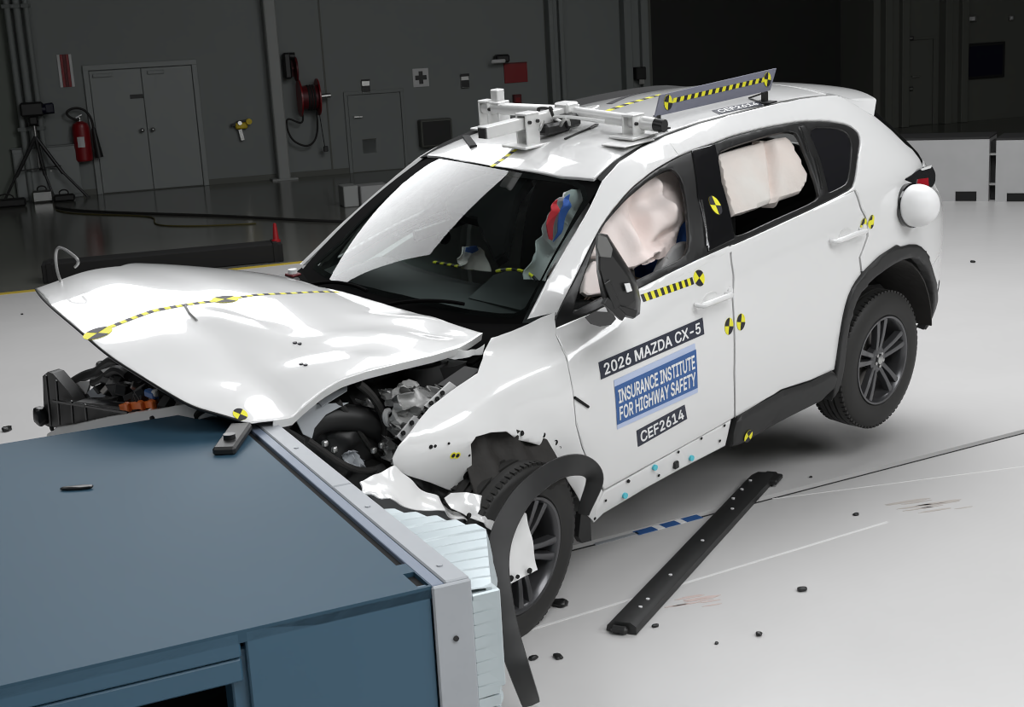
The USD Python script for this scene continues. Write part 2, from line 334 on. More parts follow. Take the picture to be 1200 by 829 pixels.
# left wall with its corner pipes, right wall, ceiling
LWP = WP+U*sL
def side_wall(p, d, n, L, name, m, lab):
    a = np.array([*p[:2], 0]); b = a+d*L; v = [a, b, b+[0, 0, HW], a+[0, 0, HW]]; struct(name, slab(v, .2, n), m, smooth=False, label=lab)
SD = NW*.42-U; SD = SD/np.linalg.norm(SD); SNN = np.array([-SD[1], SD[0], 0])
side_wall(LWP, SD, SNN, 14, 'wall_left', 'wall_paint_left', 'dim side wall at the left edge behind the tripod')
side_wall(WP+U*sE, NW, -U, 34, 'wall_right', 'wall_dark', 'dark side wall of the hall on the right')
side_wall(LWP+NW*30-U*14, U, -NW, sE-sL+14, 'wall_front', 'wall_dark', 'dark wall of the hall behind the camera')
struct('ceiling', slab([LWP+NW*31-U*15+[0, 0, HW-LWP[2]], WP+NW*35+U*(sE+1)+[0, 0, HW-WP[2]], WP-NW*2+U*(sE+1)+[0, 0, HW-WP[2]], LWP-NW*2-U*15+[0, 0, HW-LWP[2]]], .2, (0, 0, -1)), 'ceiling_paint', smooth=False, label='dark ceiling of the crash hall')
for k, q in enumerate(((26, 60), (37, 60), (15, 60))):
    p = wl(q); s = ws_(p); r = (.06, .045, .05)[k]
    base = WP+U*s+NW*(.12+.05*k); tag(obj('wall_pipe', cat(cyl((base[0], base[1], 0), (base[0], base[1], HW-.02), r, 16), *[bx((base[0], base[1], z), (r*2.6, r*2.6, .06)) for z in (1.2, 3.2, 5.4)]), 'wall_paint'),
        ('thick grey pipe running up the wall corner, middle of the three', 'thinner grey pipe running up the wall right of the corner pipes', 'grey pipe running up the wall corner, leftmost of the three')[k], 'pipe')
# the double door
d0, d1 = ws_(wl((105, 150))), ws_(wl((238, 150))); ztop = wl((165, 73))[2]; dm = (d0+d1)/2
D = UsdGeom.Xform.Define(stage, '/World/door_1'); tag(D, 'grey steel double door with two round knobs in the back wall', kind='structure'); used[('/World', 'door_1')] = 1
fw = .09
obj('door_frame', cat(wbox(d0, d0+fw, 0, ztop, 0, .06, .006), wbox(d1-fw, d1, 0, ztop, 0, .06, .006), wbox(d0, d1, ztop-fw, ztop, 0, .065, .006)), 'door_paint', D)
for k, (a, b) in enumerate(((d0+fw+.01, dm-.006), (dm+.006, d1-fw-.01))):
    lf = obj('door_leaf', wbox(a, b, .015, ztop-fw-.012, 0, .035, .004), 'door_paint', D)
    kx = dm+(-.09 if k == 0 else .09); c = WP+U*kx+NW*.035; z = wl((173, 152))[2]
    obj('door_knob', cat(cyl((c[0], c[1], z), (*(c+NW*.05)[:2], z), .016), trimesh.Trimesh(*(lambda m: (m.vertices*.04+[*(c+NW*.07)[:2], z], m.faces))(trimesh.creation.icosphere(2)))), 'steel', lf)
    obj('closer', wbox(a+(.05 if k == 0 else .1), a+.38, ztop-fw-.12, ztop-fw-.06, .035, .075, .008), 'door_paint', lf)
s0 = wl((160, 113)); obj('door_sign', wbox(ws_(s0)-.11, ws_(s0)+.11, s0[2]-.035, s0[2]+.035, .035, .042), 'black_plastic', D)
# second, plain door outlined in the middle bay; doors of the right bay
def plain_door(n, qa, qb, m, lab, sign=1, hq=None):
    a, b = ws_(wl(qa)), ws_(wl(qb)); zt = wl(qa)[2]
    D = UsdGeom.Xform.Define(stage, '/World/door_%d' % n); tag(D, lab, kind='structure'); used[('/World', 'door_%d' % n)] = 1
    obj('door_frame', cat(wbox(a, a+.06, 0, zt, 0, .04, .004), wbox(b-.06, b, 0, zt, 0, .04, .004), wbox(a, b, zt-.06, zt, 0, .042, .004)), m, D)
    lf = obj('door_leaf', wbox(a+.07, b-.07, .01, zt-.07, 0, .02, .003), m, D)
    z = 1.0; c = WP+U*(a+.16 if sign < 0 else b-.16)+NW*.02
    obj('door_handle', cat(bar((c[0], c[1], z), (*(c+NW*.06)[:2], z), .03, .03), bar((*(c+NW*.06)[:2], z), (*(c+NW*.06+U*(.14 if sign < 0 else -.14))[:2], z), .025, .025)), 'steel', lf)
plain_door(2, (402, 108), (472, 106), 'wall_paint', 'grey door in the middle bay under the first-aid sign', -1)
plain_door(3, (1060, 44), (1096, 44), 'wall_dark', 'narrow dark door between the two columns on the right', -1)
# ------------------------------------------------------------------ things on and along the back wall
def at_wall(name, lab, cat_, q, d=0.):
    p = wl(q); p = p+NW*d; return thing(name, lab, cat_, p, M=np.stack([U, -NW, [0, 0, 1]], 1)), p   # local x along, -y out of the wall, z up
def px_len(q, n): return n*np.linalg.norm(wl(q)-EYE)/F*1.03
# red and white striped panel
t, p = at_wall('striped_panel', 'small red and white striped panel on the wall left of the double door', 'sign', (77, 83))
w, h = px_len((77, 83), 15), px_len((77, 83), 34)
for k in range(5): obj('stripe', bx((-w/2+w*(k+.5)/5, -.01, 0), (w/5-.004, .02, h), bev=.002), 'red_paint' if k in (1, 3) else ('white_plain' if k in (0, 4) else 'red_dark'), t)
# fire extinguisher hung on the wall
t, p = at_wall('fire_extinguisher', 'red fire extinguisher with a black hose and horn hung left of the double door', 'fire extinguisher', (96, 164), .14)
s = px_len((96, 164), 1)
obj('cylinder', lathe([(0, -22*s), (8*s, -22*s), (9.2*s, -20*s), (9.2*s, 13*s), (7.6*s, 17.5*s), (3*s, 20*s), (0, 20*s)], 28, 'z'), 'red_paint', t)
obj('label', trimesh.Trimesh(*(lambda m: (m.vertices, m.faces))(patch([(-.55, -7*s), (.25, -7*s), (.25, 4*s), (-.55, 4*s)], lambda v: np.stack([9.3*s*np.sin(v[:, 0]), -9.3*s*np.cos(v[:, 0]), v[:, 1]], 1), .05, .002, .001, (0, -1, 0), 0))), 'white_plain', t)
obj('valve', cat(cyl((0, 0, 20*s), (0, 0, 24*s), 2.2*s), bar((-4*s, 0, 24*s), (3*s, 0, 27*s), 2*s, 1.4*s), bar((-4*s, 0, 23*s), (1*s, 0, 24*s), 2*s, 1*s)), 'chrome', t)
obj('hose', tube(np.array([(0, -1, 22), (-9, -3, 25), (-12, -3, 30), (-5, -3, 34), (5, -4, 32), (11, -5, 24), (13, -5, 12)])*s, 1.3*s, 8, 40), 'black_rubber', t)
obj('horn', cyl(np.array([13, -5, 12])*s, np.array([15.5, -5, -19])*s, 2.2*s, 16, 4.4*s), 'black_plastic', t)
obj('bracket', bx((0, 8.5*s, 0), (6*s, 2*s, 12*s), bev=.004), 'steel', t)
# yellow cutter tool on a hook
t, p = at_wall('wall_tool', 'yellow and black tool hanging on the wall right of the double door', 'tool', (281, 146), .03); s = px_len((281, 146), 1)
obj('body', cat(bx((1*s, -.05, -1*s), (13*s, .10, 7*s), bev=.02), cyl((9*s, -.05, 3*s), (9*s, -.16, 3*s), 3.2*s, 16)), 'yellow', t)
obj('grip', cat(bar((-10*s, -.06, 0), (-4*s, -.06, 1*s), 3*s, 3*s), bar((-4*s, -.07, 3*s), (6*s, -.07, 4*s), 4*s, 2.4*s)), 'black_plastic', t)
obj('cap', cyl((-1*s, -.1, 2*s), (-1*s, -.14, 2*s), 2.2*s, 14), 'chrome', t)
obj('handle', bar((-1*s, -.05, -5*s), (1*s, -.05, -17*s), 3*s, 4*s), 'steel', t)
# hose reels: a small one above, a big one below with its hose hanging down
t, p = at_wall('hose_reel', 'red hose reel with a black drum on the wall beside the column, lower of two', 'hose reel', (359, 114), .25); s = px_len((359, 114), 1)
for x in (-10, 10): obj('side_disc', cyl((x*s-.012, 0, 0), (x*s+.012, 0, 0), 20*s, 32), 'red_paint', t)
obj('drum', cyl((-9.6*s, 0, 0), (9.6*s, 0, 0), 13*s, 28), 'red_dark', t)
obj('coiled_hose', cat(*[trimesh.Trimesh(*(lambda m: (m.vertices @ np.array([[0, 0, 1], [0, 1, 0], [-1, 0, 0]])+[x*s, 0, 0], m.faces))(trimesh.creation.torus(12.5*s, 1.5*s, 28, 8))) for x in (-1, 2, 5)]), 'black_rubber', t)
obj('axle', cat(cyl((9*s, 0, 0), (24*s, 0, 1*s), 2.6*s, 14)), 'steel', t)
obj('wall_bracket', cat(bx((0, .22, 0), (14*s, .03, 20*s)), bar((0, .22, 0), (0, .1, 0), .05, .05)), 'red_dark', t)
obj('hanging_hose', tube(np.array([(7, -2, -14), (7, -1, -30), (3, 2, -46), (-5, 3, -52), (-14, 4, -50), (-24, 4, -40), (-25, 5, -22), (-14, 4, -26), (-9, 0, -14)])*s*np.array([1, 0.3, 1]), 1.1*s, 8, 60), 'black_rubber', t)
obj('nozzle', cat(cyl((10*s, 0, -16*s), (13*s, 0, -54*s), .5*s, 8), bx((14*s, 0, -57*s), (5*s, .06, 6*s), bev=.01)), 'black_plastic', t)
t, p = at_wall('hose_reel', 'small dark red and black hose reel mounted above the bigger reel', 'hose reel', (341, 80), .22); s = px_len((341, 80), 1)
obj('side_disc', cat(cyl((2*s, 0, -1*s), (4*s, 0, -1*s), 13*s, 28)), 'red_dark', t)
obj('housing', cat(bx((-6*s, .02, 3*s), (8*s, .2, 28*s), bev=.03), cyl((-3*s, 0, 13*s), (3*s, 0, 13*s), 4*s)), 'black_plastic', t)
obj('bracket', cat(bx((2*s, .18, 0), (10*s, .05, 18*s)), bar((0, .18, 0), (0, 0, 0), .04, .04)), 'red_dark', t)
# little fittings
def box_on_wall(name, lab, cat_, q, wpx, hpx, d, m, parts=()):
    t, p = at_wall(name, lab, cat_, q); s = px_len(q, 1)
    obj('body', bx((0, -d/2, 0), (wpx*s, d, hpx*s), bev=min(d, wpx*s)*.08), m, t)
    for n, (x, z, w_, h_, m2) in parts: obj(n, bx((x*s, -d-.004, z*s), (w_*s, .012, h_*s), bev=.002), m2, t)
    return t
box_on_wall('call_box', 'small grey and black call box on the wall left of the first-aid sign', 'switch box', (428, 101), 9, 14, .06, 'steel', [('panel', (0, -3, 9, 7, 'black_plastic')), ('cap', (0, 6.5, 10, 2, 'black_plastic'))])
t = box_on_wall('first_aid_sign', 'white square sign with a black cross on the grey wall', 'sign', (493, 91), 18, 20, .012, 'white_plain')
s = px_len((493, 91), 1); obj('cross', cat(bx((0, -.016, 0), (13*s, .008, 5*s)), bx((0, -.016, 0), (4.6*s, .009, 14*s))), 'black_plastic', t)
box_on_wall('call_box', 'small black wall box between the first-aid sign and the red sign', 'switch box', (544, 95), 9, 15, .06, 'steel', [('panel', (0, -3, 9, 8, 'black_plastic')), ('cap', (0, 6.5, 10, 3, 'black_plastic'))])
box_on_wall('red_sign', 'plain dark red rectangular sign on the wall above the roof rig', 'sign', (604, 85), 27, 22, .03, 'red_paint', [('border', (0, 10.3, 27, 1.2, 'red_dark'))])
t, p = at_wall('emergency_lamp', 'emergency lamp with a white lens sticking out beside the red sign', 'lamp', (582, 70), .1); s = px_len((582, 70), 1)
obj('housing', cat(bx((3*s, -.05, 1*s), (16*s, .2, 9*s), bev=.03), bar((3*s, .1, 0), (3*s, 0, 0), .08, .08)), 'black_plastic', t); obj('lens', bx((-3*s, -.16, -1.5*s), (16*s, .05, 4*s), bev=.015), 'white_plain', t)
box_on_wall('red_box', 'small dark red box on the wall behind the roof rig', 'alarm box', (605, 117), 9, 12, .1, 'red_dark', [('panel', (0, 0, 5, 5, 'red_paint'))])
box_on_wall('wall_cabinet', 'dark olive cabinet standing low against the wall behind the roof', 'cabinet', (508, 155), 36, 30, .25, 'wall_dark', [('door', (0, 0, 32, 26, 'shutter'))])
box_on_wall('vent_plate', 'square grey plate on the wall below the call box', 'plate', (433, 171), 16, 16, .02, 'wall_paint', [('rim', (0, 7.5, 16, 1, 'wall_dark'))])
box_on_wall('switch_box', 'black switch box on the broad column by the dark opening', 'switch box', (744, 86), 12, 14, .32, 'black_plastic', [('lever', (0, -9, 6, 5, 'steel'))])
t = box_on_wall('wall_monitor', 'black wall screen at the right edge of the hall', 'screen', (1153, 71), 48, 37, .06, 'black_plastic'); s = px_len((1153, 71), 1); obj('screen', bx((0, -.063, 0), (42*s, .006, 31*s)), 'blue_screen', t)
for q, w_, h_, lab in (((1136, 22), 13, 6, 'small pale fitting on the wall above the black screen'), ((1183, 21), 4, 5, 'tiny white fitting on the wall right of the screen'), ((1064, 45), 9, 4, 'small dark closer over the narrow door'), ((1065, 104), 6, 4, 'small dark latch on the narrow door')):
    box_on_wall('wall_fitting', lab, 'fitting', q, w_, h_, .08, 'steel' if q[1] < 30 else 'black_plastic', [('face', (0, 0, w_*.6, h_*.6, 'white_plain' if q[1] < 30 else 'steel'))])
# camera on a tripod, its case and box, in front of the left corner
fb = on_z((47, 236), 0); dist = np.linalg.norm(fb-EYE); s = dist/F*1.02
t = thing('camera_tripod', 'black film camera on a tall black tripod in the left corner', 'tripod', fb, M=np.stack([U, -NW, [0, 0, 1]], 1))
ap = np.array([4, 0, 66])*s
for fx, fy in ((-38, -3), (50, -5), (16, -14)): obj('leg', cat(cyl(ap+[0, 0, 3*s], np.array([fx*.55, fy*.55, 28])*s, 2.0*s, 10), cyl(np.array([fx*.5, fy*.5, 32])*s, np.array([fx, fy, .5])*s, 1.4*s, 10), bx(np.array([fx, fy, 1])*s, (4*s, 4*s, 2*s))), 'black_plastic', t)
obj('centre_column', cyl(ap-[0, 0, 30*s], ap+[0, 0, 22*s], 1.6*s, 12), 'steel', t)
obj('spreader', cat(bar(np.array([-19, 1, 34])*s, np.array([26, 3, 36])*s, 1.4*s, 1.4*s), bar(np.array([4, 0, 34])*s, np.array([9, -10, 34])*s, 1.4*s, 1.4*s)), 'black_plastic', t)
obj('head', cat(bx(ap+[0, 0, 20*s], (9*s, 9*s, 9*s), bev=1.5*s), cyl(ap+[-5*s, 0, 17*s], ap+[5*s, 0, 17*s], 3*s)), 'black_plastic', t)
obj('camera_body', bx(ap+np.array([0, 0, 32])*s, (24*s, 12*s, 15*s), bev=2*s), 'black_plastic', t)
obj('lens', cat(cyl(ap+np.array([10, 0, 31])*s, ap+np.array([22, 0, 32])*s, 6*s, 18), bx(ap+np.array([18, 0, 32])*s, (9*s, 13*s, 10*s), bev=1*s)), 'blue_screen', t)
for q, sz, m, lab, nm, ct in (((51, 237), (22, 10, 13), 'steel', 'grey equipment case on the floor between the tripod legs', 'equipment_case', 'case'), ((76, 236), (22, 8, 8), 'black_plastic', 'low black bag on the floor right of the tripod', 'equipment_bag', 'bag'),
                              ((8, 243), (40, 12, 9), 'black_plastic', 'flat black bag at the left edge beside the tripod', 'equipment_bag', 'bag')):
    b = on_z(q, 0); t = thing(nm, lab, ct, b+NW*.02, M=np.stack([U, -NW, [0, 0, 1]], 1)); z = np.array(sz)*s
    obj('body', bx((0, 0, z[2]/2), z, bev=.03), m, t); obj('handle', tube([(-z[0]*.2, 0, z[2]-.005), (-z[0]*.12, 0, z[2]+.06), (z[0]*.12, 0, z[2]+.06), (z[0]*.2, 0, z[2]-.005)], .012, 8, 16), 'black_rubber', t)
b = wl((57, 210)); sB = ws_(b); zz = wl((57, 172))[2]; t = thing('wall_cabinet', 'low pale cabinet behind the tripod against the back wall', 'cabinet', WP+U*sB+NW*.10-[0, 0, WP[2]], M=np.stack([U, -NW, [0, 0, 1]], 1))
wb = px_len((57, 200), 66)
obj('body', bx((0, 0, zz/2), (wb, .17, zz), bev=.01), 'door_paint', t); obj('top', bx((0, 0, zz+.012), (wb+.03, .19, .024), bev=.006), 'wall_paint', t)
for k in (-1, 1): lf = obj('door', bx((k*wb*.245, -.09, zz*.5), (wb*.475, .02, zz*.86), bev=.004), 'door_paint', t); obj('knob', cyl((k*.06, -.10, zz*.55), (k*.06, -.13, zz*.55), .015), 'steel', lf)
mat('cable_olive', (.10, .085, .02), .6)
# cable across the grey floor, low black beam and red marker in front of the line
obj_ = obj('floor_cable', tube([on_z(q, .012) for q in ((66, 243), (130, 249), (250, 253), (330, 257), (402, 260))], .022, 8, 50), 'black_rubber'); tag(obj_, 'long black cable lying across the polished grey floor', 'cable')
obj_ = obj('floor_cable', tube([on_z(q, .008) for q in ((66, 246), (130, 252), (178, 255), (182, 262), (210, 265), (300, 262))], .010, 8, 50), 'cable_olive'); tag(obj_, 'thin yellow cable beside the long black cable on the floor', 'cable')
a, b = on_z((52, 330), 0), on_z((331, 304), 0)
t = thing('floor_beam', 'long low black beam lying on the floor beyond the yellow line', 'beam')
up = np.array([0, 0, .1]); obj('beam', bar(a+up, b+up, .35, .2, bev=.01), 'void', t)
for f in (.03, .97): obj('end_plate', bx(a+(b-a)*f+[0, 0, .105], (.05, .37, .21), rz=math.atan2(b[1]-a[1], b[0]-a[0])), 'void', t)
c = a*.02+b*.98+np.array([0, 0, .2]); t = thing('marker_cone', 'small red marker standing on the right end of the low black beam', 'cone', c)
obj('cone', lathe([(0, .0), (.05, .0), (.05, .02), (.035, .03), (.018, .2), (0, .21)], 20, 'z'), 'red_paint', t)
# low ledge and white blocks far behind the windshield
a, b = on_z((418, 244), 0), on_z((464, 240), 0)
t = thing('concrete_block', 'white concrete block far behind the far windshield pillar', 'block', (a+b)/2, M=np.stack([U, -NW, [0, 0, 1]], 1)); obj('body', bx((.02, .3, .145), (.42, .4, .29), bev=.01), 'concrete_white', t); obj('side_plate', bx((-.31, .4, .15), (.22, .4, .30), bev=.01), 'column_paint', t)
# white blocks at the right edge of the pad
def pad_block(q0, q1, ztop_q, lab, slots):
    p, q = on_z(q0, 0), on_z(q1, 0); d = (q-p)/np.linalg.norm(q-p); L = np.linalg.norm(q-p); n = np.array([d[1], -d[0], 0]); h = on_plane(ztop_q, p, n)[2]
    t = thing('barrier_block', lab, 'concrete block', p, M=np.stack([d, -n, [0, 0, 1]], 1), group=None)
    blk = sbox(0, 0, L, h)
    for c, w_, h_ in slots: blk = blk.difference(sbox(c*L-w_*L/2, -.01, c*L+w_*L/2, h_*h))
    m = trimesh.creation.extrude_polygon(blk, .7, engine='earcut'); m.vertices = m.vertices[:, [0, 2, 1]]*[1, 1, 1]; m.fix_normals()
    obj('body', m, 'concrete_white', t); obj('top_plate', bx((L/2, .36, h+.012), (L+.01, .74, .024), bev=.006), 'seam', t)
    for c, w_, h_ in slots: obj('fork_pocket', bx((c*L, .30, h_*h/2), (w_*L*.98, .58, h_*h*.96)), 'void', t)
    return p, q, h, d, n
pb = pad_block((1030, 236), (1158, 236), (1100, 164), 'long white concrete block behind the rear of the car', [(.80, .19, .16)])
pad_block((1166, 236.5), (1300, 236.5), (1190, 164), 'white concrete block at the right edge of the picture', [(.19, .17, .14)])
g = on_z((1162, 236), 0); t = thing('block_tie', 'dark steel tie plate in the gap between the two white blocks', 'bracket', g, M=np.stack([pb[3], -pb[4], [0, 0, 1]], 1))
obj('plate', bx((0, .3, pb[2]*.48), (.07, .3, pb[2]*.94), bev=.005), 'seam', t)
for z in (.27, .75): obj('clamp', bx((0, .1, pb[2]*z), (.09, .12, .03), bev=.004), 'steel', t)
# ------------------------------------------------------------------ the blue barrier with its crushed face
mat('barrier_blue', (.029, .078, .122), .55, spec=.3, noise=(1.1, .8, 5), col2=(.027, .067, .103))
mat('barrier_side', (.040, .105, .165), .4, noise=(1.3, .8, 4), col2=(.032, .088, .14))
mat('plate_grey', (.40, .42, .445), .45, noise=(4, .7), col2=(.33, .35, .375))
mat('plate_blue', (.16, .20, .27), .45)
mat('honeycomb', (.50, .56, .58), .38, metal=.3, noise=(5, .7), col2=(.40, .46, .48))
BZ = 1.0; BA = np.array([math.cos(3.57355), math.sin(3.57355), 0]); BL = np.array([-BA[1], BA[0], 0])   # away from the car; towards the camera's side
BC = on_z((550, 677), BZ); BW = 1.98
BM = np.stack([BA, BL, [0, 0, 1]], 1)
def bp(a, l, z=0.): return np.array([a, l, z])
barrier = thing('crash_barrier', 'big blue crash barrier with a pale crushed front face under the bonnet', 'barrier', (BC[0], BC[1], 0), M=BM)
LEN = 4.2; Z0 = .18
def bbox(a0, a1, l0, l1, z0, z1, bev=.004): return bx(((a0+a1)/2, (l0+l1)/2, (z0+z1)/2), (a1-a0, l1-l0, z1-z0), bev=bev)
slot_ = to_b = lambda q, z=BZ: BM.T @ (on_z(q, z)-[BC[0], BC[1], 0])
sl = [to_b(q) for q in ((482, 672), (496, 668), (511, 687), (497, 691))]
top = Polygon([(.098, -BW), (LEN, -BW), (LEN, 0), (.098, 0)]).difference(sbox(.09, -BW-.1, .122, -.17))
slotp = sbox(.100, -.108, .128, -.010)
topm = trimesh.creation.extrude_polygon(top.difference(slotp), .03, engine='earcut'); topm.apply_translation((0, 0, BZ-.03))
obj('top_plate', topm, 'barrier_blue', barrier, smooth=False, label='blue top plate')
obj('slot', trimesh.creation.extrude_polygon(slotp, .05, engine='earcut').apply_translation((0, 0, BZ-.062)), 'void', barrier, smooth=False)
# near side: two panels with a seam, a ledge and an opening on the left
vs = on_plane((285, 756), [BC[0], BC[1], 0], BL); seam = (BM.T @ (vs-[BC[0], BC[1], 0]))[0]
zl = on_plane((283, 771), [BC[0], BC[1], 0], BL)[2]; zo = on_plane((290, 799), [BC[0], BC[1], 0], BL)[2]
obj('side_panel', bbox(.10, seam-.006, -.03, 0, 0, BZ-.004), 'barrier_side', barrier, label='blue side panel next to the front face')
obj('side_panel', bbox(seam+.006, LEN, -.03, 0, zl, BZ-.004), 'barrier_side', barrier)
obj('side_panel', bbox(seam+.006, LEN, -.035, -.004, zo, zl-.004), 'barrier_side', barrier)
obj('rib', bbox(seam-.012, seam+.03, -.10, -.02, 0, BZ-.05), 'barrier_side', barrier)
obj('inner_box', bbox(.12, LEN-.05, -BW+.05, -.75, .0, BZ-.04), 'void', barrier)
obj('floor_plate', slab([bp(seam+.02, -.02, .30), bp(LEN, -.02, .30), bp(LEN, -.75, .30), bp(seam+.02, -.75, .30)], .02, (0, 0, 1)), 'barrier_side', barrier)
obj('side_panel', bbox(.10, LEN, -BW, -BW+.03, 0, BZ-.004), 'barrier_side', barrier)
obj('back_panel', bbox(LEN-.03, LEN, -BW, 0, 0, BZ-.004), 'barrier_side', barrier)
obj('front_panel', bbox(.13, .16, -BW, -.03, 0, BZ-.035), 'barrier_side', barrier)
# groove, blue strip, pale plates of the face
obj('groove', bbox(.097, .123, -BW, -.165, BZ-.06, BZ-.012, 0), 'void', barrier)
obj('face_strip', bbox(.065, .097, -BW, -.002, BZ-.05, BZ, .002), 'plate_blue', barrier, label='blue grey strip beside the groove')
jl = (BM.T @ (on_z((402, 570), BZ)-[BC[0], BC[1], 0]))[1]
for k, (l0, l1) in enumerate(((-BW, jl-.004), (jl+.004, 0))): obj('face_plate', bbox(0, .064, l0, l1, .05, BZ+.004), 'plate_grey', barrier, label='pale grey face plate, %s' % ('far piece' if k == 0 else 'near piece'))
obj('corner_plate', bbox(.0, .10, 0, .012, .05, BZ), 'plate_grey', barrier)
for l in (-1.3, -.62, -.10): obj('bolt', cyl((.035, l, BZ), (.035, l, BZ+.007), .008, 10), 'plate_grey', barrier)
for z in (.86, .55, .25): obj('bolt', cyl((.05, .01, z), (.05, .016, z), .007, 10), 'seam', barrier)
# crushed honeycomb block: pleated top, deep behind and squeezed at the near corner, then a folded front face
HT = [to_b(q, .955) for q in ((446, 596), (476, 600), (505, 604), (540, 611), (574, 618), (575, 640), (576, 664), (578, 691))]
ha = np.array([h[0] for h in HT]); hl = np.array([h[1] for h in HT])
def hdepth(l): return np.interp(l, hl[np.argsort(hl)], ha[np.argsort(hl)])
def honey(n=150, m=30):
    l = np.linspace(hl.min()-.25, -.004, n); g = []
    for s in l:
        d = -min(float(hdepth(s)), -.03); row = []; tri = abs(((s/.062) % 1)-.5)*2
        for j in range(m):
            q = j/(m-1)
            if q < .4: k = q/.4; row.append((-d*k, s, .957+.010*tri-.006*k*k))
            else:
                k = (q-.4)/.6; row.append((-d+.012*math.sin(k*40)+.008*math.sin(s*50+k*9)+.02*k, s, .93+.016*tri*(1-k)-k*.75))
        g.append(row)
    V = np.array(g).reshape(-1, 3); i, j = np.meshgrid(np.arange(n-1), np.arange(m-1), indexing='ij')
    q = np.stack([i*m+j, i*m+j+1, (i+1)*m+j+1, (i+1)*m+j], -1).reshape(-1, 4); back = V.copy(); back[:, 0] = np.minimum(back[:, 0]+.015, -.001); k = len(V)
    q = np.vstack([q, q[:, ::-1]+k]); e = np.arange(m-1); o = (n-1)*m+e; q = np.vstack([q, np.stack([o, o+1, o+1+k, o+k], 1), np.stack([e+1, e, e+k, e+1+k], 1)])
    t = trimesh.Trimesh(np.vstack([V, back]), np.vstack([q[:, [0, 1, 2]], q[:, [0, 2, 3]]]), process=False); t.fix_normals(); return t
obj('honeycomb', honey(), 'honeycomb', barrier, label='crushed pale aluminium honeycomb', smooth=False)
obj('corner_fill', bbox(-.078, -.001, -.05, .003, .70, .955), 'honeycomb', barrier)
obj('honeycomb_core', bbox(-.05, -.002, -1.9, -.01, .15, .93), 'honeycomb', barrier)
dn = -float(hdepth(-.004))
for k, z in enumerate(np.linspace(.94, .20, 24)):   # folded side skin of the honeycomb at the near corner
    a = dn-.002*(k % 2); obj('crushed_fold', slab([bp(-.002, .004, z), bp(-a, .002+.002*(k % 2), z-.002), bp(-a, .003, z-.028), bp(-.002, .005, z-.0305)], .008, (0, 1, 0)), 'honeycomb', barrier)
# ------------------------------------------------------------------ the car: its surfaces (car frame: x forward, y left, z up, front axle at x = 0)
mat('car_white', (.80, .80, .795), .30, coat=1.0)
mat('car_white_inner', (.74, .74, .735), .4, coat=.4)
mat('cladding', (.020, .020, .020), .5, noise=(30, .5), col2=(.015, .015, .015))
mat('gloss_black', (.008, .008, .009), .12, coat=.6)
mat('trim_black', (.012, .012, .012), .35)
mat('frit', (.002, .002, .002), .9, spec=.05)
mat('interior_dark', (.013, .0135, .0135), .6, spec=.3)
mat('interior_mid', (.16, .16, .155), .7)
mat('interior_grey', (.60, .62, .60), .6)
mat('tyre', (.020, .0195, .018), .62, noise=(60, .6), col2=(.014, .0135, .013))
mat('rim_grey', (.10, .10, .105), .32, metal=.7, coat=.3)
mat('brake', (.22, .21, .20), .4, metal=.9)
mat('airbag', (.88, .84, .82), .85, noise=(3.0, .7, 3), col2=(.86, .70, .65), bump=(30, .15))
mat('airbag_grey', (.45, .45, .45), .8)
mat('tape_yellow', (.85, .80, .03), .5)
mat('tape_black', (.015, .014, .02), .5)
mat('decal_dark', (.022, .026, .045), .45)
mat('decal_blue', (.035, .115, .33), .45)
mat('decal_pale', (.50, .58, .78), .45)
mat('decal_white', (.86, .86, .86), .45)
mat('lamp_dark', (.012, .012, .014), .05, coat=1.)
mat('lamp_red', (.35, .005, .015), .1, coat=1.)
mat('paint_red', (.45, .02, .03), .6); mat('paint_blue', (.03, .10, .38), .6)
mat('cable_orange', (.75, .16, .02), .5)
mat('engine_dark', (.012, .012, .012), .5)
mat('engine_metal', (.55, .55, .54), .4, metal=.8, noise=(9, .8), col2=(.25, .25, .25))
mat('liner', (.022, .020, .018), .75, bump=(18, .5))
glassmat('windscreen_glass', (.78, .88, .86), base=.03); glassmat('side_glass', (.92, .94, .93), base=.03); glassmat('privacy_glass', (.012, .013, .014), base=.02)
def sm(x, a, b): t = np.clip((x-a)/(b-a), 0, 1); return t*t*(3-2*t)
def zbelt(x): return 1.035-.068*x
def half(x, z):
    zb = zbelt(x); y = .925-.12*np.clip((x+.1)/.8, 0, 2)**2
    y = y-.055*np.clip((.8-z)/.55, 0, 2)**2
    mid = np.clip((z-.8)/(zb-.8), 0, 1); y = y-.035*mid**2*(1+3.0*sm(x, -1.3, -.45))
    d = np.maximum(z-zb, 0); y = y-.36*d-.75*d*d-.10*(np.clip((-1.8-x)/1.4, 0, 2))**2*np.clip(d/.3, 0, 1.5)
    y = y-.008*np.exp(-((z-.98)/.02)**2)*0 + .010*sm(z, zb-.16, zb-.12)*(1-sm(z, zb-.12, zb-.02))   # shoulder crease below the glass
    return y
UR, LR = -2.75, 1.35
def xrear(z): return np.where(z < .95, -3.82+.25*np.clip((.5-z)/.3, 0, 1)**2, -3.82+.52*np.clip((z-.95)/.6, 0, 1.2))
def side(uv):
    u, z = np.asarray(uv, float).T; x = np.minimum(np.maximum(u, UR), 9); th = np.clip((UR-u)/LR, 0, 1.2)*np.pi/2
    xe = xrear(z); xx = np.where(u >= UR, u, UR-(UR-xe)*np.sin(th))
    y0 = half(np.where(u >= UR, u, np.maximum(UR-(UR-xe)*np.clip((UR-u)/LR, 0, 1)*.9, -3.3)), z)
    y = np.where(u >= UR, y0, y0*np.sign(np.cos(th))*np.abs(np.cos(th))**.42)
    return np.stack([xx, y, z], 1)
def mirror(s): return lambda uv: s(uv)*[1, -1, 1]
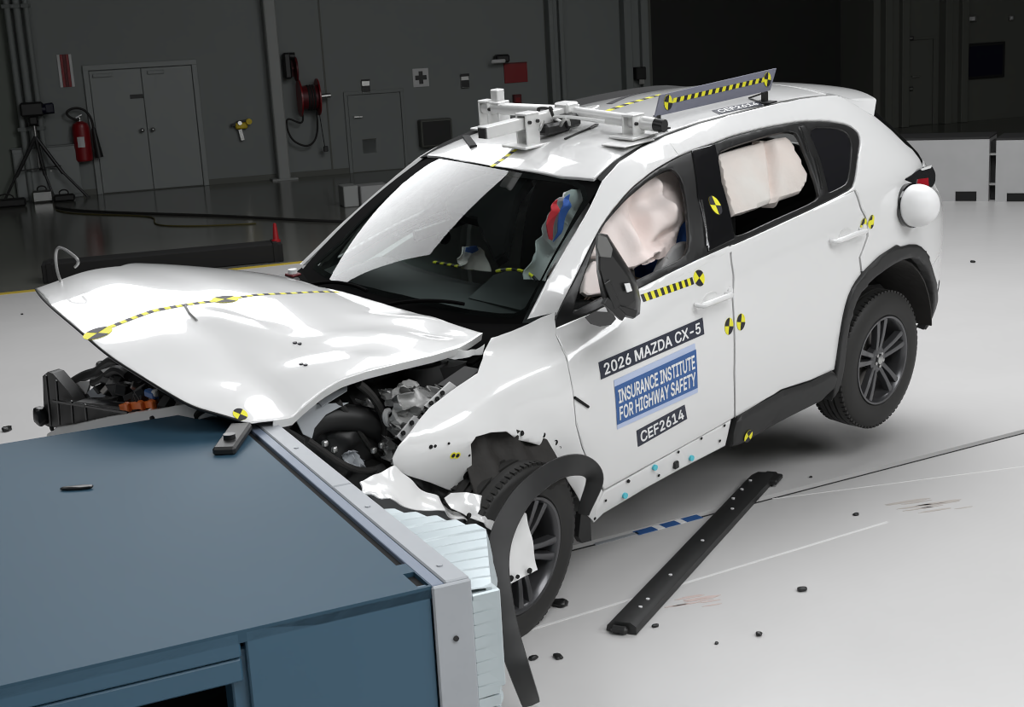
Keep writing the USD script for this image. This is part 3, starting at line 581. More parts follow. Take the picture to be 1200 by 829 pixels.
def side_in(d): 
    def f(uv):
        P = side(uv); e = 1e-3; N = np.cross(side(np.asarray(uv)+[0, e])-P, side(np.asarray(uv)+[e, 0])-P); N /= np.linalg.norm(N, axis=1, keepdims=True)
        return P-N*d*np.sign(N[:, 1:2])
    return f
def on_side(px, surf=None): 
    px = np.asarray(px, float); g = []
    for q in px:
        p = con(q, 1, .85); g.append((np.clip(p[0], -3.2, .8), np.clip(p[2], .2, 1.55)))
    return unproj(px, surf or side, np.array(g))
roofc = PchipInterpolator([-3.7, -3.45, -3.3, -3.0, -2.6, -2.2, -1.8, -1.5, -1.2, -1.0, -.8], [1.50, 1.565, 1.595, 1.634, 1.665, 1.675, 1.670, 1.648, 1.602, 1.548, 1.46])
def roof(uv):
    x, y = np.asarray(uv, float).T; xc = x-.085*(y/.57)**2*sm(x, -2., -1.)*0
    return np.stack([x, y, roofc(xc)-(.046+.030*sm(-x, 1.2, 2.0))*np.abs(y/.57)**2.3], 1)
def on_roof(px): return unproj(px, roof, np.array([con(q, 2, 1.62)[:2] for q in px]))
WB, WT = np.array([-.414, .712, 1.095]), np.array([-1.083, .568, 1.518])
def wind(ab):
    a, b = np.asarray(ab, float).T; L = WB+(WT-WB)*b[:, None]; P = L*np.stack([np.ones_like(a), a, np.ones_like(a)], 1)
    k = 1-a*a
    P[:, 0] += k*(.19*(1-b)+.085*b)+.030*4*b*(1-b)*.54; P[:, 2] += k*(-.015*(1-b)+.035*b)+.030*4*b*(1-b)*.84
    return P
def on_wind(px): return unproj(px, wind, np.array([(con(q, 0, -.7)[1]/.65, np.clip((con(q, 0, -.7)[2]-1.1)/.42, 0, 1)) for q in px]))
# bonnet: profiles of its right edge, centre tape and left edge (sprung up in front, pushed down at the left corner)
HX = np.array([-.40, -.25, -.10, .0, .15, .30, .45, .60, .75, .85, 1.0, 1.15])
HR_ = CubicSpline([-.45, -.249, -.032, .175, .334, .49, .657, .756, .86, 1.1], [1.045, 1.114, 1.188, 1.252, 1.293, 1.323, 1.336, 1.327, 1.317, 1.29])
HC_ = CubicSpline([-.40, -.105, -.029, .135, .293, .446, .608, .736, .857, 1.001, 1.2], [1.09, 1.176, 1.198, 1.231, 1.262, 1.281, 1.300, 1.306, 1.302, 1.290, 1.27])
HL_ = PchipInterpolator([-.5, -.248, -.126, .002, .157, .315, .429, .513, .606, .652, .815, 1.1], [1.07, 1.080, 1.073, 1.074, 1.085, 1.095, 1.094, 1.080, 1.050, 1.028, 1.050, 1.02])
def hood(uv):
    x, y = np.asarray(uv, float).T; t = y/.7
    zr, zc, zl = HR_(x), HC_(x), HL_(x)
    z = zc*(1-t*t)+zr*t*(t-1)/2+zl*t*(t+1)/2
    return np.stack([x, y, z+hood_dent(x, y)], 1)
def ridge(x, y, a, b, w, h):
    a, b = np.asarray(a), np.asarray(b); d = b-a; L = np.linalg.norm(d); d = d/L
    s = (x-a[0])*d[0]+(y-a[1])*d[1]; n = -(x-a[0])*d[1]+(y-a[1])*d[0]
    return h*np.exp(-(n/w)**2)*sm(s, -.08, .12)*(1-sm(s, L-.12, L+.08))
RID = []
def hood_dent(x, y):
    o = np.zeros_like(x)
    for r in RID: o = o+ridge(x, y, *r)
    return o
def on_hood(px): return unproj(px, hood, np.array([con(q, 2, 1.2)[:2] for q in px]))
def hq(q): return tuple(on_hood([q])[0])
_r = [(((228, 366), (330, 398)), .075, .018), (((205, 440), (300, 434)), .10, -.014), (((345, 404), (470, 392)), .055, .014), (((310, 425), (440, 402)), .06, -.013), (((330, 452), (450, 418)), .07, .011),
      (((250, 470), (330, 470)), .08, .007), (((150, 420), (215, 385)), .10, .005), (((480, 385), (540, 392)), .05, -.012), (((420, 372), (520, 374)), .05, .010)]
RID += [(hq(a), hq(b), w, h) for (a, b), w, h in _r]
# ------------------------------------------------------------------ the car's panels
car = thing('car', 'white crashed sport utility vehicle with a buckled bonnet driven onto the blue barrier', 'car', CART, M=CARM)
OUT = (0, 1, 0); P_ = {}
def sp(name, px, surf=None): P_[name] = Polygon(on_side(px, surf)).buffer(0); return P_[name]
gap_d = [(856, 288), (857, 300), (859, 350), (861, 387), (861, 440), (861.5, 490)]
fdoor = [(650, 385), (698, 365.5), (780, 323), (830, 299), (855, 288)]+[(x-1, y) for x, y in gap_d[1:]]+[(708.5, 574.5), (700, 562), (692, 546), (683, 524), (676, 498), (674, 476), (671, 452), (667, 432), (660, 410), (653, 394)]
qgap = [(1002, 223.5), (1010, 246), (1016, 262), (1017, 278), (1012, 292), (1008, 302)]
rdoor = [(858, 287)]+[(x+1, y) for x, y in gap_d[1:]]+[(916, 457), (948, 447), (982, 432), (988, 392), (998, 350), (1010, 328)]+[(x-1, y) for x, y in qgap[::-1]]+[(998, 225), (906, 268), (866, 286)]
quarter = [(x+1.2, y) for x, y in qgap]+[(1012, 326), (1034, 307), (1052, 295), (1060, 295), (1072, 294), (1082, 302), (1089, 316)]
sill = [(709, 577), (858, 493), (851, 523.5), (800, 550), (760, 572), (730, 590), (708, 603), (697, 614), (699, 598)]
clad = [(863, 488), (916, 458), (948, 448), (974, 434.5), (980, 440), (976, 455), (962, 467), (910, 495), (866, 520), (854, 523)]
arch_o = [(972, 470), (978, 430), (984, 390), (994, 346), (1008, 322), (1030, 300), (1050, 287), (1056, 289), (1068, 286), (1080, 291), (1088, 306), (1094, 328), (1096, 350)]
arch_i = [(1100, 362), (1094, 374), (1080, 386), (1086, 376), (1090, 364), (1090, 336), (1084, 316), (1074, 304), (1060, 303), (1040, 313), (1014, 334), (1000, 358), (992, 390), (988, 425), (980, 458)]
obj('front_door', patch(sp('fdoor', fdoor), side, .05, .02, out=OUT), 'car_white', car, label='white driver door with stickers')
obj('rear_door', patch(sp('rdoor', rdoor), side, .05, .02, out=OUT), 'car_white', car)
obj('sill', patch(sp('sill', sill), side, .05, .03, lift=-.004, out=OUT), 'car_white', car)
obj('sill_cladding', patch(sp('clad', clad), side, .05, .05, lift=.02, out=OUT, bev=.012), 'cladding', car)
au = on_side(np.vstack([arch_o[:2], spline(arch_o[1:6], 14)[1:], spline(arch_o[6:], 14), arch_i[:2], spline(arch_i[2:], 26)])); P_['arch'] = Polygon(au).buffer(0)
obj('arch_cladding', patch(P_['arch'], side, .04, .05, lift=.018, out=OUT, bev=.008), 'cladding', car)
# rear quarter: from the door gap round to the tail, up to the spoiler, with holes for glass and lamp
qu = on_side(quarter); 
DLO = [(649.5, 378), (656, 362), (674, 327), (700, 273), (718, 246), (740, 220), (768, 198), (800, 180), (832, 169), (860, 158), (900, 148), (940, 141), (970, 141), (994, 145), (1006, 154), (1009, 164), (1006, 186), (1003, 210), (998, 223), (906, 266), (864, 285), (830, 298), (780, 322), (698, 364.5), (651, 383.5)]
DLO = chaikin(DLO); DL = sp('dlo', DLO)
cant = on_side([(621.5, 373), (644, 326), (670, 280), (690, 246), (706, 211.5), (726, 189), (751, 173), (780.5, 158.6), (820, 144.2), (860, 133.5), (900, 123.5), (938, 115.5), (980, 111)])
CANT = cant
DO = np.array(DL.exterior.coords); 
rearedge = on_side([(1024, 136), (1044, 152), (1060, 168), (1069, 175), (1081, 194)])
top_rear = on_side([(1000, 114), (1018, 118)])
Q = Polygon(np.vstack([cant[8:], top_rear, rearedge, on_side([(1086, 197)]), [(-4.02, .95), (-4.02, .42), (-3.75, .36)], on_side([(1097, 349)]), on_side(quarter)[::-1][0:0], ])) if False else None
tailu = -4.05
body_up = Polygon(np.vstack([on_side([(621.5, 373)]), cant, on_side([(1000, 121), (1023.5, 135), (1044, 152), (1060, 168), (1069, 175), (1081, 194)]), [(tailu, .98), (tailu, .86)], on_side(quarter)[::-1][:1], on_side(quarter)[::-1][1:], on_side([(1003, 222)]), on_side([(652, 384), (653, 366)])])).buffer(0)
lampP = Polygon(on_side([(1061, 210.5), (1078, 199), (1085, 197), (1092, 194), (1096.5, 203), (1096, 212), (1093, 219), (1078, 217.5)])).buffer(0)
Pq = body_up.difference(DL.buffer(.002)).difference(lampP.buffer(.002))
if Pq.geom_type != 'Polygon': Pq = max(Pq.geoms, key=lambda g: g.area)
P_['quarter'] = Pq
obj('body_side', patch(Pq, side, .05, .02, out=OUT), 'car_white', car, label='white roof pillar and rear quarter panel')
obj('rear_bumper', patch(Polygon([(-2.98, .80), *on_side([(1092, 316), (1096, 330), (1097, 349)]), (-3.6, .50), (tailu, .48), (tailu, .855), (-3.3, .86)]).buffer(0).difference(P_['arch']).difference(Pq.buffer(.002)), side, .05, .02, out=OUT), 'car_white', car)
obj('bumper_skirt', patch(Polygon([*on_side([(1097, 350), (1104, 339)]), (-3.5, .52), (tailu, .47), (tailu, .30), (-3.45, .31), *on_side([(1092, 376), (1082, 387)])]).buffer(0), side, .05, .03, lift=.004, out=OUT), 'cladding', car)
# tail lamp
lq = con((1078, 208), 1, .87); ln = np.array([.05, 1., .2]); ln /= np.linalg.norm(ln)
def on_l(q, o=0.): d_ = cray(q); return CO+((lq+ln*o-CO) @ ln)/(d_ @ ln)*d_
L = obj('tail_lamp', slab([on_l(q) for q in chaikin([(1061, 211), (1070, 203.5), (1079, 197.5), (1092, 194), (1096.5, 203), (1096, 214), (1092, 220), (1078, 221), (1068, 217)], 1)], .06, ln), 'lamp_dark', car, label='dark tail lamp')
obj('red_lens', slab([on_l(q, .004) for q in ((1076, 210), (1088, 208.5), (1088.5, 219), (1074, 219))], .008, ln), 'lamp_red', L)
obj('lamp_cap', slab([on_l(q, .003) for q in ((1079, 198), (1092, 193.5), (1091, 197), (1081, 200))], .01, ln), 'car_white', L)
# window surround, pillars, panes
gf = sp('glass_f', chaikin([(676, 352), (690, 310), (706, 266), (720, 249), (736, 231.5), (760, 211), (778, 199.5), (790, 196.5), (800, 209), (806, 240), (810, 298), (772, 316), (700, 351), (672, 366)]))
gr_ = sp('glass_r', chaikin([(839, 179), (861, 169.5), (900, 157.5), (925, 152), (937, 156), (962, 225), (958, 235), (906, 258), (864, 278), (860, 268)]))
gq = sp('glass_q', chaikin([(946, 148), (982, 149), (995, 156), (999, 170), (997, 200), (994, 214), (986, 219), (972, 226), (966, 222)]))
rim_ = DL.difference(shapely.union_all([gf, gr_, gq]))
pil = Polygon(on_side([(811, 176), (838, 169), (846, 215), (861, 280), (830, 295), (818, 230)]))
obj('window_surround', patch(rim_, side, .04, .018, lift=-.006, out=OUT), 'trim_black', car)
obj('pillar_trim', patch(pil, side, .04, .008, lift=.001, out=OUT, bev=.002), 'gloss_black', car, label='gloss black door pillar trim')
for a, b in (((821, 234), (828, 288)), ((936.5, 149), (946, 178)), ((954, 182), (963, 221))):
    pa = on_side([a, b]); obj('trim_strip', tube(side(np.linspace(pa[0], pa[1], 8))+[0, .006, 0], .004, 6), 'chrome', car)
obj('quarter_bar', patch(Polygon(on_side([(936, 147), (945, 146), (972, 226), (963, 230)])), side, .04, .01, lift=-.004, out=OUT), 'trim_black', car)
if 0: obj('front_side_pane', patch(Polygon(on_side([(676, 352), (684, 326), (700, 282), (708, 300), (690, 356), (672, 366)])).buffer(0).intersection(gf), side, .04, 0, lift=-.014, out=OUT, bev=0), 'side_glass', car)
obj('rear_side_pane', patch(gr_.buffer(.006), side, .05, 0, lift=-.016, out=OUT, bev=0), 'side_glass', car)
obj('quarter_pane', patch(gq.buffer(.006), side, .05, .004, lift=-.012, out=OUT, bev=0), 'lamp_dark', car)
# door handles
for q, lab in (((833, 350), 'front'), ((991, 275), 'rear')):
    c = side(on_side([q]))[0]; s = .10
    px = on_side([(q[0]-18, q[1]+7), (q[0]+16, q[1]-6)]); a, b = side(px)
    h = obj('door_handle', tube(np.array([a+[0, .0, 0], a+[0, .034, 0], (a+b)/2+[0, .046, .004], b+[0, .036, 0], b+[0, 0, 0]]), np.r_[np.full(5, .010), np.full(14, .014), np.full(5, .010)], 10, 24), 'car_white', car)
    obj('lock_cap', cyl(b+[-.03, -.004, .005], b+[-.03, .012, .005], .016, 16), 'car_white', h)
    obj('handle_cup', patch(Polygon(px[0]+0).buffer(0) if False else Polygon([(px[:, 0].mean()+.055*math.cos(t), px[:, 1].mean()+.032*math.sin(t)) for t in np.linspace(0, 6.28, 20)]), side, .03, .004, lift=.001, out=OUT, bev=.001), 'car_white_inner', h)
# fender: peeled at the front, folded along two creases
fend = [(576, 396), (584, 394), (600, 388.5), (620, 380), (635, 372), (651, 366), (651.5, 383), (652, 394), (659, 410), (666, 432), (670, 452), (673, 476), (675, 498), (682, 525), (691, 547), (699, 563), (707, 577), (698, 598), (696, 612), (688, 604), (676, 580), (664, 560), (650, 547.5), (641, 530), (634, 523), (620, 519), (606, 516), (594, 506), (576, 507), (558, 512), (552, 521), (553, 536), (553.5, 552), (560, 574), (538, 578), (526, 575), (504, 566), (478, 558), (462, 550), (460, 538), (467, 523), (472, 517), (492, 491), (504, 477), (536, 453), (560, 437), (566, 420), (574, 400)]
def fender(uv):
    P = side(uv); x, z = P[:, 0], P[:, 2]
    tent = lambda v, w: np.clip(1-np.abs(v)/w, 0, 1)
    out = .020*tent(z-(1.08-.24*(x+.19)), .07)*sm(x, -.52, -.42)*(1-sm(x, -.22, -.10))     # ridge below the screen corner
    zf = .803+.184*(x+.013); k = sm(x, -.16, .06)
    out = out+k*np.where(z > zf, .035*np.clip(1-(z-zf)/.16, 0, 1), .035-.30*(zf-z))         # sharp fold above the arch, skin tucked in below it
    out = out+.012*np.exp(-((x+.42)/.08)**2-((z-.75)/.15)**2)
    r = np.hypot(x-.02, z-.33); out = out+.014*tent(r-.47, .035)*(1-k)
    return P+np.stack([0*x, out, 0*x], 1)
fu = on_side(fend, fender); P_['fender'] = Polygon(fu).buffer(0)
obj('front_fender', patch(P_['fender'], fender, .03, .004, out=OUT, bev=.0015), 'car_white', car, label='white front fender, creased and torn open in front')
hol = [((612, 508), .010), ((637, 510), .010), ((651, 519), .012), ((656, 525), .007), ((548, 557), .020), ((548, 568), .009), ((553, 567), .009), ((505, 524), .008), ((510, 523), .006), ((526, 520), .005), ((550, 534), .005), ((710, 587), .006), ((736, 564), .008)]
for k, (q, r) in enumerate(hol):
    c = on_side([q], fender if k < 11 else side)[0]; obj('clip_hole', patch(Polygon([(c[0]+r*math.cos(t), c[1]+r*math.sin(t)) for t in np.linspace(0, 6.28, 13)[:-1]]), fender if k < 11 else side, .05, .002, lift=.0015, out=OUT, bev=0), 'void', car)
for k, q in enumerate(((737, 564.5), (772, 557.5), (795, 530), (822, 514), (849, 499), (843.5, 517), (697, 608))):
    c = on_side([q])[0]; r = .007; obj('clip_hole', patch(Polygon([(c[0]+r*math.cos(t), c[1]+r*math.sin(t)) for t in np.linspace(0, 6.28, 11)[:-1]]), side, .05, .002, lift=.002, out=OUT, bev=0), 'void', car)
mat('clip_blue', (.10, .55, .65), .5)
for q in ((732, 581), (767, 548), (810, 537)):
    c = side(on_side([q]))[0]; obj('sill_clip', cyl(c-[0, .004, 0], c+[0, .008, 0], .013, 12), 'clip_blue', car, label='pale blue clip')
c = side(on_side([(792, 545)]))[0]; obj('sill_clip', bx(c, (.03, .02, .035), bev=.005), 'trim_black', car)
a, b = on_side([(673, 466), (689, 477)]); obj('dent_scratch', tube(side(np.linspace(a, b, 6))+[0, .003, 0], .006, 6), 'void', car)
# roof, ditch, spoiler
rl = on_roof([(697.5, 209.5), (699, 206.5), (720, 187), (750, 169), (780, 155.5), (820, 142), (860, 131.5), (900, 121.5), (938, 113.5)])
fr = on_roof([(500, 181.5), (540, 188), (576, 194), (612, 199), (656, 206), (698, 210)])
xe = -3.18
left = np.vstack([rl[1:], [(xe, .53)]]); left[-1, 1] = left[-2, 1]-.01
fr_y = fr[:, 1]; half_ = left; rp = np.vstack([fr[::1], left, left[::-1]*[1, -1], fr[:1]*[1, 1]])
RP = Polygon(np.vstack([left[::-1]*[1, -1], [(fr[0, 0], -left[0, 1])], fr[1:-1], [(fr[-1, 0], left[0, 1])], left])).buffer(0)
RP = RP.intersection(sbox(-3.0, -1, 0, 1)).buffer(0)
obj('roof', patch(RP, roof, .06, .015, out=(0, 0, 1)), 'car_white', car)
rl_full = np.vstack([rl[1:], [(-2.99, left[-1, 1])]]); RA = roof(resample(rl_full, 40))
cs = CANT[4:]; SA = side(resample(cs, 40))
for s in (1, -1):
    k = np.array([1, s, 1]); A, B = RA*k-[0, 0, .012], SA*k-[0, 0, .010]
    obj('roof_ditch', strip(A, B, .004) if s > 0 else strip(B, A, .004), 'void', car)
# rear roof edge and spoiler lip
def spoil(uv):
    a, y = np.asarray(uv, float).T; w = np.abs(y/.57); x = -3.0-a*(.44-.24*w**2)
    return np.stack([x, y, roofc(x)-.058*w**2.3+.004*a], 1)
obj('spoiler', patch(Polygon([(0.006, -.56), (1, -.575), (1, .575), (0.006, .56)]), spoil, .06, .025, out=(0, 0, 1), bev=.005), 'car_white', car)
for s in (1, -1):
    A = spoil(np.column_stack([np.linspace(.02, 1, 12), np.linspace(.562, .575, 12)]))-[0, 0, .004]; B = np.linspace(side(on_side([(984, 113)]))[0], con((1024, 136), 1, .655), 12)
    A2, B2 = A*[1, s, 1], B*[1, s, 1]; obj('spoiler_side', strip(B2, A2, .012) if s > 0 else strip(A2, B2, .012), 'car_white', car)
# windscreen
wo = on_wind([(499, 182), (540, 188.5), (576, 194.5), (612, 199.5), (656, 206.5), (699, 211), (707, 214), (690, 244), (668, 280), (642, 326), (619, 373)])
WP_ = Polygon(np.vstack([[(-1.0, -.02), (-1.0, 1.0)], [(t, 1.0) for t in np.linspace(-.9, .9, 9)], [(1.0, 1.0), (1.0, -.02)]])).buffer(0)
clear = Polygon(on_wind([(370, 309), (385, 319), (400, 326), (435, 336), (470, 344), (510, 353), (550, 361.5), (585, 366), (602, 366), (614, 361), (632, 328), (660, 276), (683, 233), (680, 221), (668, 214), (640, 210), (604, 206), (576, 201), (545, 195), (510, 189), (502, 193), (470, 216), (436, 246), (400, 283)])).buffer(0)
obj('windscreen', patch(clear.buffer(.03), wind, .06, 0, lift=-.004, out=(1, 0, .5), bev=0), 'windscreen_glass', car)
obj('windscreen_border', patch(Polygon([(-1.03, -.03), (-1.03, 1.02), (1.03, 1.02), (1.03, -.03)]).difference(clear), wind, .06, .004, lift=-.008, out=(1, 0, .5), bev=0), 'frit', car)
# sensor housing behind the glass and its rear-view mirror
sens = Polygon(on_wind([(571, 196), (620, 203), (604, 225), (596, 262), (590, 292), (578, 300), (556, 252), (520, 243), (519, 232), (530, 214)]))
obj('sensor_housing', patch(sens, wind, .05, .05, lift=-.02, out=(1, 0, .5), bev=.008), 'frit', car)
a = con((527, 236), 0, -1.0); b = con((590, 248), 0, -1.0)
mm = obj('mirror', bx(con((546, 240), 0, -.98), (.05, .25, .075), bev=.02), 'void', car, label='interior mirror'); obj('mirror_stem', bar((-1.02, 0, 1.38), (-.98, 0, 1.47), .03, .03), 'interior_dark', mm)
# cowl under the screen
def cowl(ab):
    a, b = np.asarray(ab, float).T; P = wind(np.stack([a, 0*a], 1)); P[:, 0] += .26*b; P[:, 2] -= .01+.09*b; return P
obj('cowl', patch(Polygon([(-1.08, -.04), (1.06, -.04), (1.02, 1), (-1.02, 1)]), cowl, .08, .01, out=(0, 0, 1)), 'frit', car)
for s, y in ((1, .10), (-1, -.45)):
    q0 = wind(np.array([(y/.75, .02)]))[0]; q1 = wind(np.array([((y+.42)/.75, .07)]))[0]; obj('wiper', cat(tube([q0+[.06, 0, .01], (q0+q1)/2+[.02, 0, .035], q1+[.01, 0, .02]], .008, 8, 20), bx(q0+[.06, 0, 0], (.05, .05, .03), bev=.01)), 'frit', car)
w = con((336, 330), 2, 1.13); obj('hinge_cover', cat(*[bx(w+[.0, .0, 0], (.07, .13, .045), bev=.012)]), 'trim_black', car); obj('hinge_bolt', cyl(w+[-.03, .01, .02], w+[-.03, .01, .05], .02, 14), 'white_plain', car); obj('hinge_rubber', bx(w+[-.03, .01, .026], (.05, .06, .012), bev=.004), 'red_dark', car)
# bonnet
hd = [(42, 338), (60, 359), (80, 376), (100, 393), (120, 410), (142, 426), (166, 441), (190, 456), (222, 474), (242, 481), (270, 489), (282, 493), (296, 495.5), (320, 492.5), (342, 489.5), (354, 478), (378, 458), (400, 445), (430, 435), (470, 425), (508, 416), (538, 407), (552, 399), (565, 390), (530, 379), (470, 362), (402, 342), (374, 336), (356, 330), (322, 322.5), (270, 316.5), (220, 312.2), (180, 311.2), (140, 312.8), (96, 319.5), (70, 328.5)]
hu = on_hood(hd);  hu[33:] = [con(q, 1, -.70)[:2] for q in hd[33:]]; hu[0] = con(hd[0], 1, -.70)[:2]; P_['hood'] = Polygon(hu).buffer(0)
HOOD = obj('hood', patch(P_['hood'], hood, .03, .006, out=(0, 0, 1), bev=.003), 'car_white', car, label='white buckled bonnet, sprung up in front')
def in_hood(d): return lambda uv: hood(uv)-[0, 0, d]
obj('inner_panel', patch(P_['hood'].buffer(-.05), in_hood(.028), .05, .006, out=(0, 0, 1), bev=.002), 'engine_dark', HOOD)
fe = hood(hu[:12]); obj('edge_seal', tube(fe-[0, 0, .004], .005, 8, 60), 'trim_black', HOOD)
le = hood(on_hood(hd[13:24])); le = resample(le, 40); obj('edge_flange', strip(le, le+[0, -.012, -.032], .003), 'car_white', HOOD)
tip = con((77, 335), 1, -.62); obj('bent_wire', tube([tip+[0, 0, .0], con((68, 321), 0, tip[0]), con((66, 294), 0, tip[0]), con((73, 291), 0, tip[0]), con((84, 298), 0, tip[0]), con((91, 305), 0, tip[0]), con((88, 313), 0, tip[0])], .006, 6, 40), 'engine_metal', HOOD)
obj('bent_wire', tube(np.array([hood(on_hood([q]))[0]+[0, 0, .004] for q in ((217, 359), (222, 368), (231, 377))]), .004, 6), 'engine_metal', HOOD)
for q in ((345.5, 402), (351, 403), (353, 427), (358, 428)): c = hood(on_hood([q]))[0]; obj('hood_mark', cyl(c-[0, 0, .004], c+[0, 0, .003], .008, 10), 'tape_black', HOOD)
# ------------------------------------------------------------------ far side of the car, tail, underbody
MS = mirror(side); OUTR = (0, -1, 0)
obj('front_door', patch(P_['fdoor'], MS, .08, .02, out=OUTR), 'car_white', car, label='white passenger door')
obj('rear_door', patch(P_['rdoor'], MS, .08, .02, out=OUTR), 'car_white', car)
obj('sill', patch(P_['sill'], MS, .08, .03, out=OUTR), 'car_white', car)
obj('sill_cladding', patch(P_['clad'], MS, .08, .05, lift=.02, out=OUTR), 'cladding', car)
obj('arch_cladding', patch(P_['arch'], MS, .06, .05, lift=.018, out=OUTR), 'cladding', car)
def MS2(uv):
    P = MS(uv); x, z = P[:, 0], P[:, 2]; return P-np.stack([0*x, 0*x, .032*sm(z, zbelt(x)+.2, zbelt(x)+.38)*sm(-x, 1.1, 1.5)], 1)
obj('body_side', patch(P_['quarter'], MS2, .06, .02, out=OUTR), 'car_white', car, label='white roof pillar and rear quarter panel')
obj('window_surround', patch(rim_, MS, .06, .018, lift=-.006, out=OUTR), 'trim_black', car)
obj('pillar_trim', patch(pil, MS, .06, .008, out=OUTR), 'gloss_black', car)
for g, nm, m in ((gf, 'front_side_pane', 'side_glass'), (gr_, 'rear_side_pane', 'privacy_glass'), (gq, 'quarter_pane', 'privacy_glass')): obj(nm, patch(g.buffer(.006), MS, .08, 0, lift=-.015, out=OUTR, bev=0), m, car)
obj('tail_lamp', patch(lampP, MS, .03, .05, lift=.004, out=OUTR), 'lamp_dark', car, label='dark tail lamp')
obj('front_fender', patch(Polygon([(-.115, 1.03), (-.3, 1.05), (-.45, 1.07), (-.445, 1.05), (-.53, .68), (-.67, .33), (-.55, .30), (-.42, .55), (-.30, .68), (-.1, .75), (.1, .75), (.24, .70), (.24, .98)]), MS, .06, .006, out=OUTR), 'car_white', car, label='white front fender of the passenger side')
for s, sf, o in ((1, side, (-1, .2, 0)), (-1, MS, (-1, -.2, 0))):
    re_ = [tuple(p) for p in rearedge]
    obj('rear_window', patch(Polygon(re_+[(-4.09, re_[-1][1]), (-4.09, 1.50), (re_[0][0]-.02, 1.5)]).buffer(0), sf, .06, .008, lift=-.006, out=o), 'gloss_black', car)
    obj('tailgate', patch(Polygon([(-3.62, .87), (-4.09, .87), (-4.09, re_[-1][1]-.004), (re_[-1][0], re_[-1][1]-.004)]).buffer(0).difference(lampP.buffer(.004)).difference(P_['quarter'].buffer(.003)), sf, .06, .015, out=o), 'car_white', car)
# floor pan, firewall, wheel liners
obj('floor_pan', cat(bx((-1.75, 0, .30), (2.6, 1.55, .06), bev=.02), bx((-2.95, 0, .46), (1.3, 1.0, .08), bev=.02), bx((-3.45, 0, .5), (.5, 1.2, .22), bev=.06), bx((-1.2, 0, .24), (1.6, .5, .08), bev=.03)), 'engine_dark', car)
obj('firewall', cat(bx((-.42, 0, .66), (.05, 1.42, .72), bev=.01), bx((-.36, 0, .98), (.2, 1.40, .05), bev=.01)), 'engine_dark', car)
def arch_liner(cx, cz, y0, y1, R, a0, a1, n=18):
    t = np.linspace(a0, a1, n); A = np.stack([cx+R*np.cos(t), np.full(n, y0), cz+R*np.sin(t)], 1); B = A+[0, y1-y0, 0]
    fan = slab(np.vstack([A, [[cx, y0, cz]]]), .01, (0, 1, 0)); return cat(strip(A, B, .008), fan)
for s in (1, -1): obj('wheel_liner', arch_liner(-2.83, .34, s*.50, s*.87, .47, -.25, math.pi-.02), 'liner', car)
obj('wheel_liner', arch_liner(.0, .36, -.50, -.86, .43, -.2, math.pi+.2), 'liner', car)
# crumpled front liner: traced opening with folds behind the fender's arch
lo = [(550, 522), (556, 508), (576, 503), (596, 502), (640, 516), (656, 545), (662, 566), (648, 572), (630, 582), (606, 600), (580, 590), (558, 580), (550, 552)]
def lin(uv):
    P = np.asarray(uv, float); x, z = P.T; return np.stack([x, .90+1.0*np.clip(.72-z, 0, 1)+.022*np.sin(x*38+3*z)+.015*np.sin(z*30+x*12), z], 1)
lu = unproj(lo, lin, np.array([con(q, 1, .92)[[0, 2]] for q in lo])); obj('wheel_liner', patch(Polygon(lu).buffer(.004), lin, .02, .006, out=(0, 1, 0), bev=0), 'liner', car, label='crumpled dark liner in the front wheel arch')
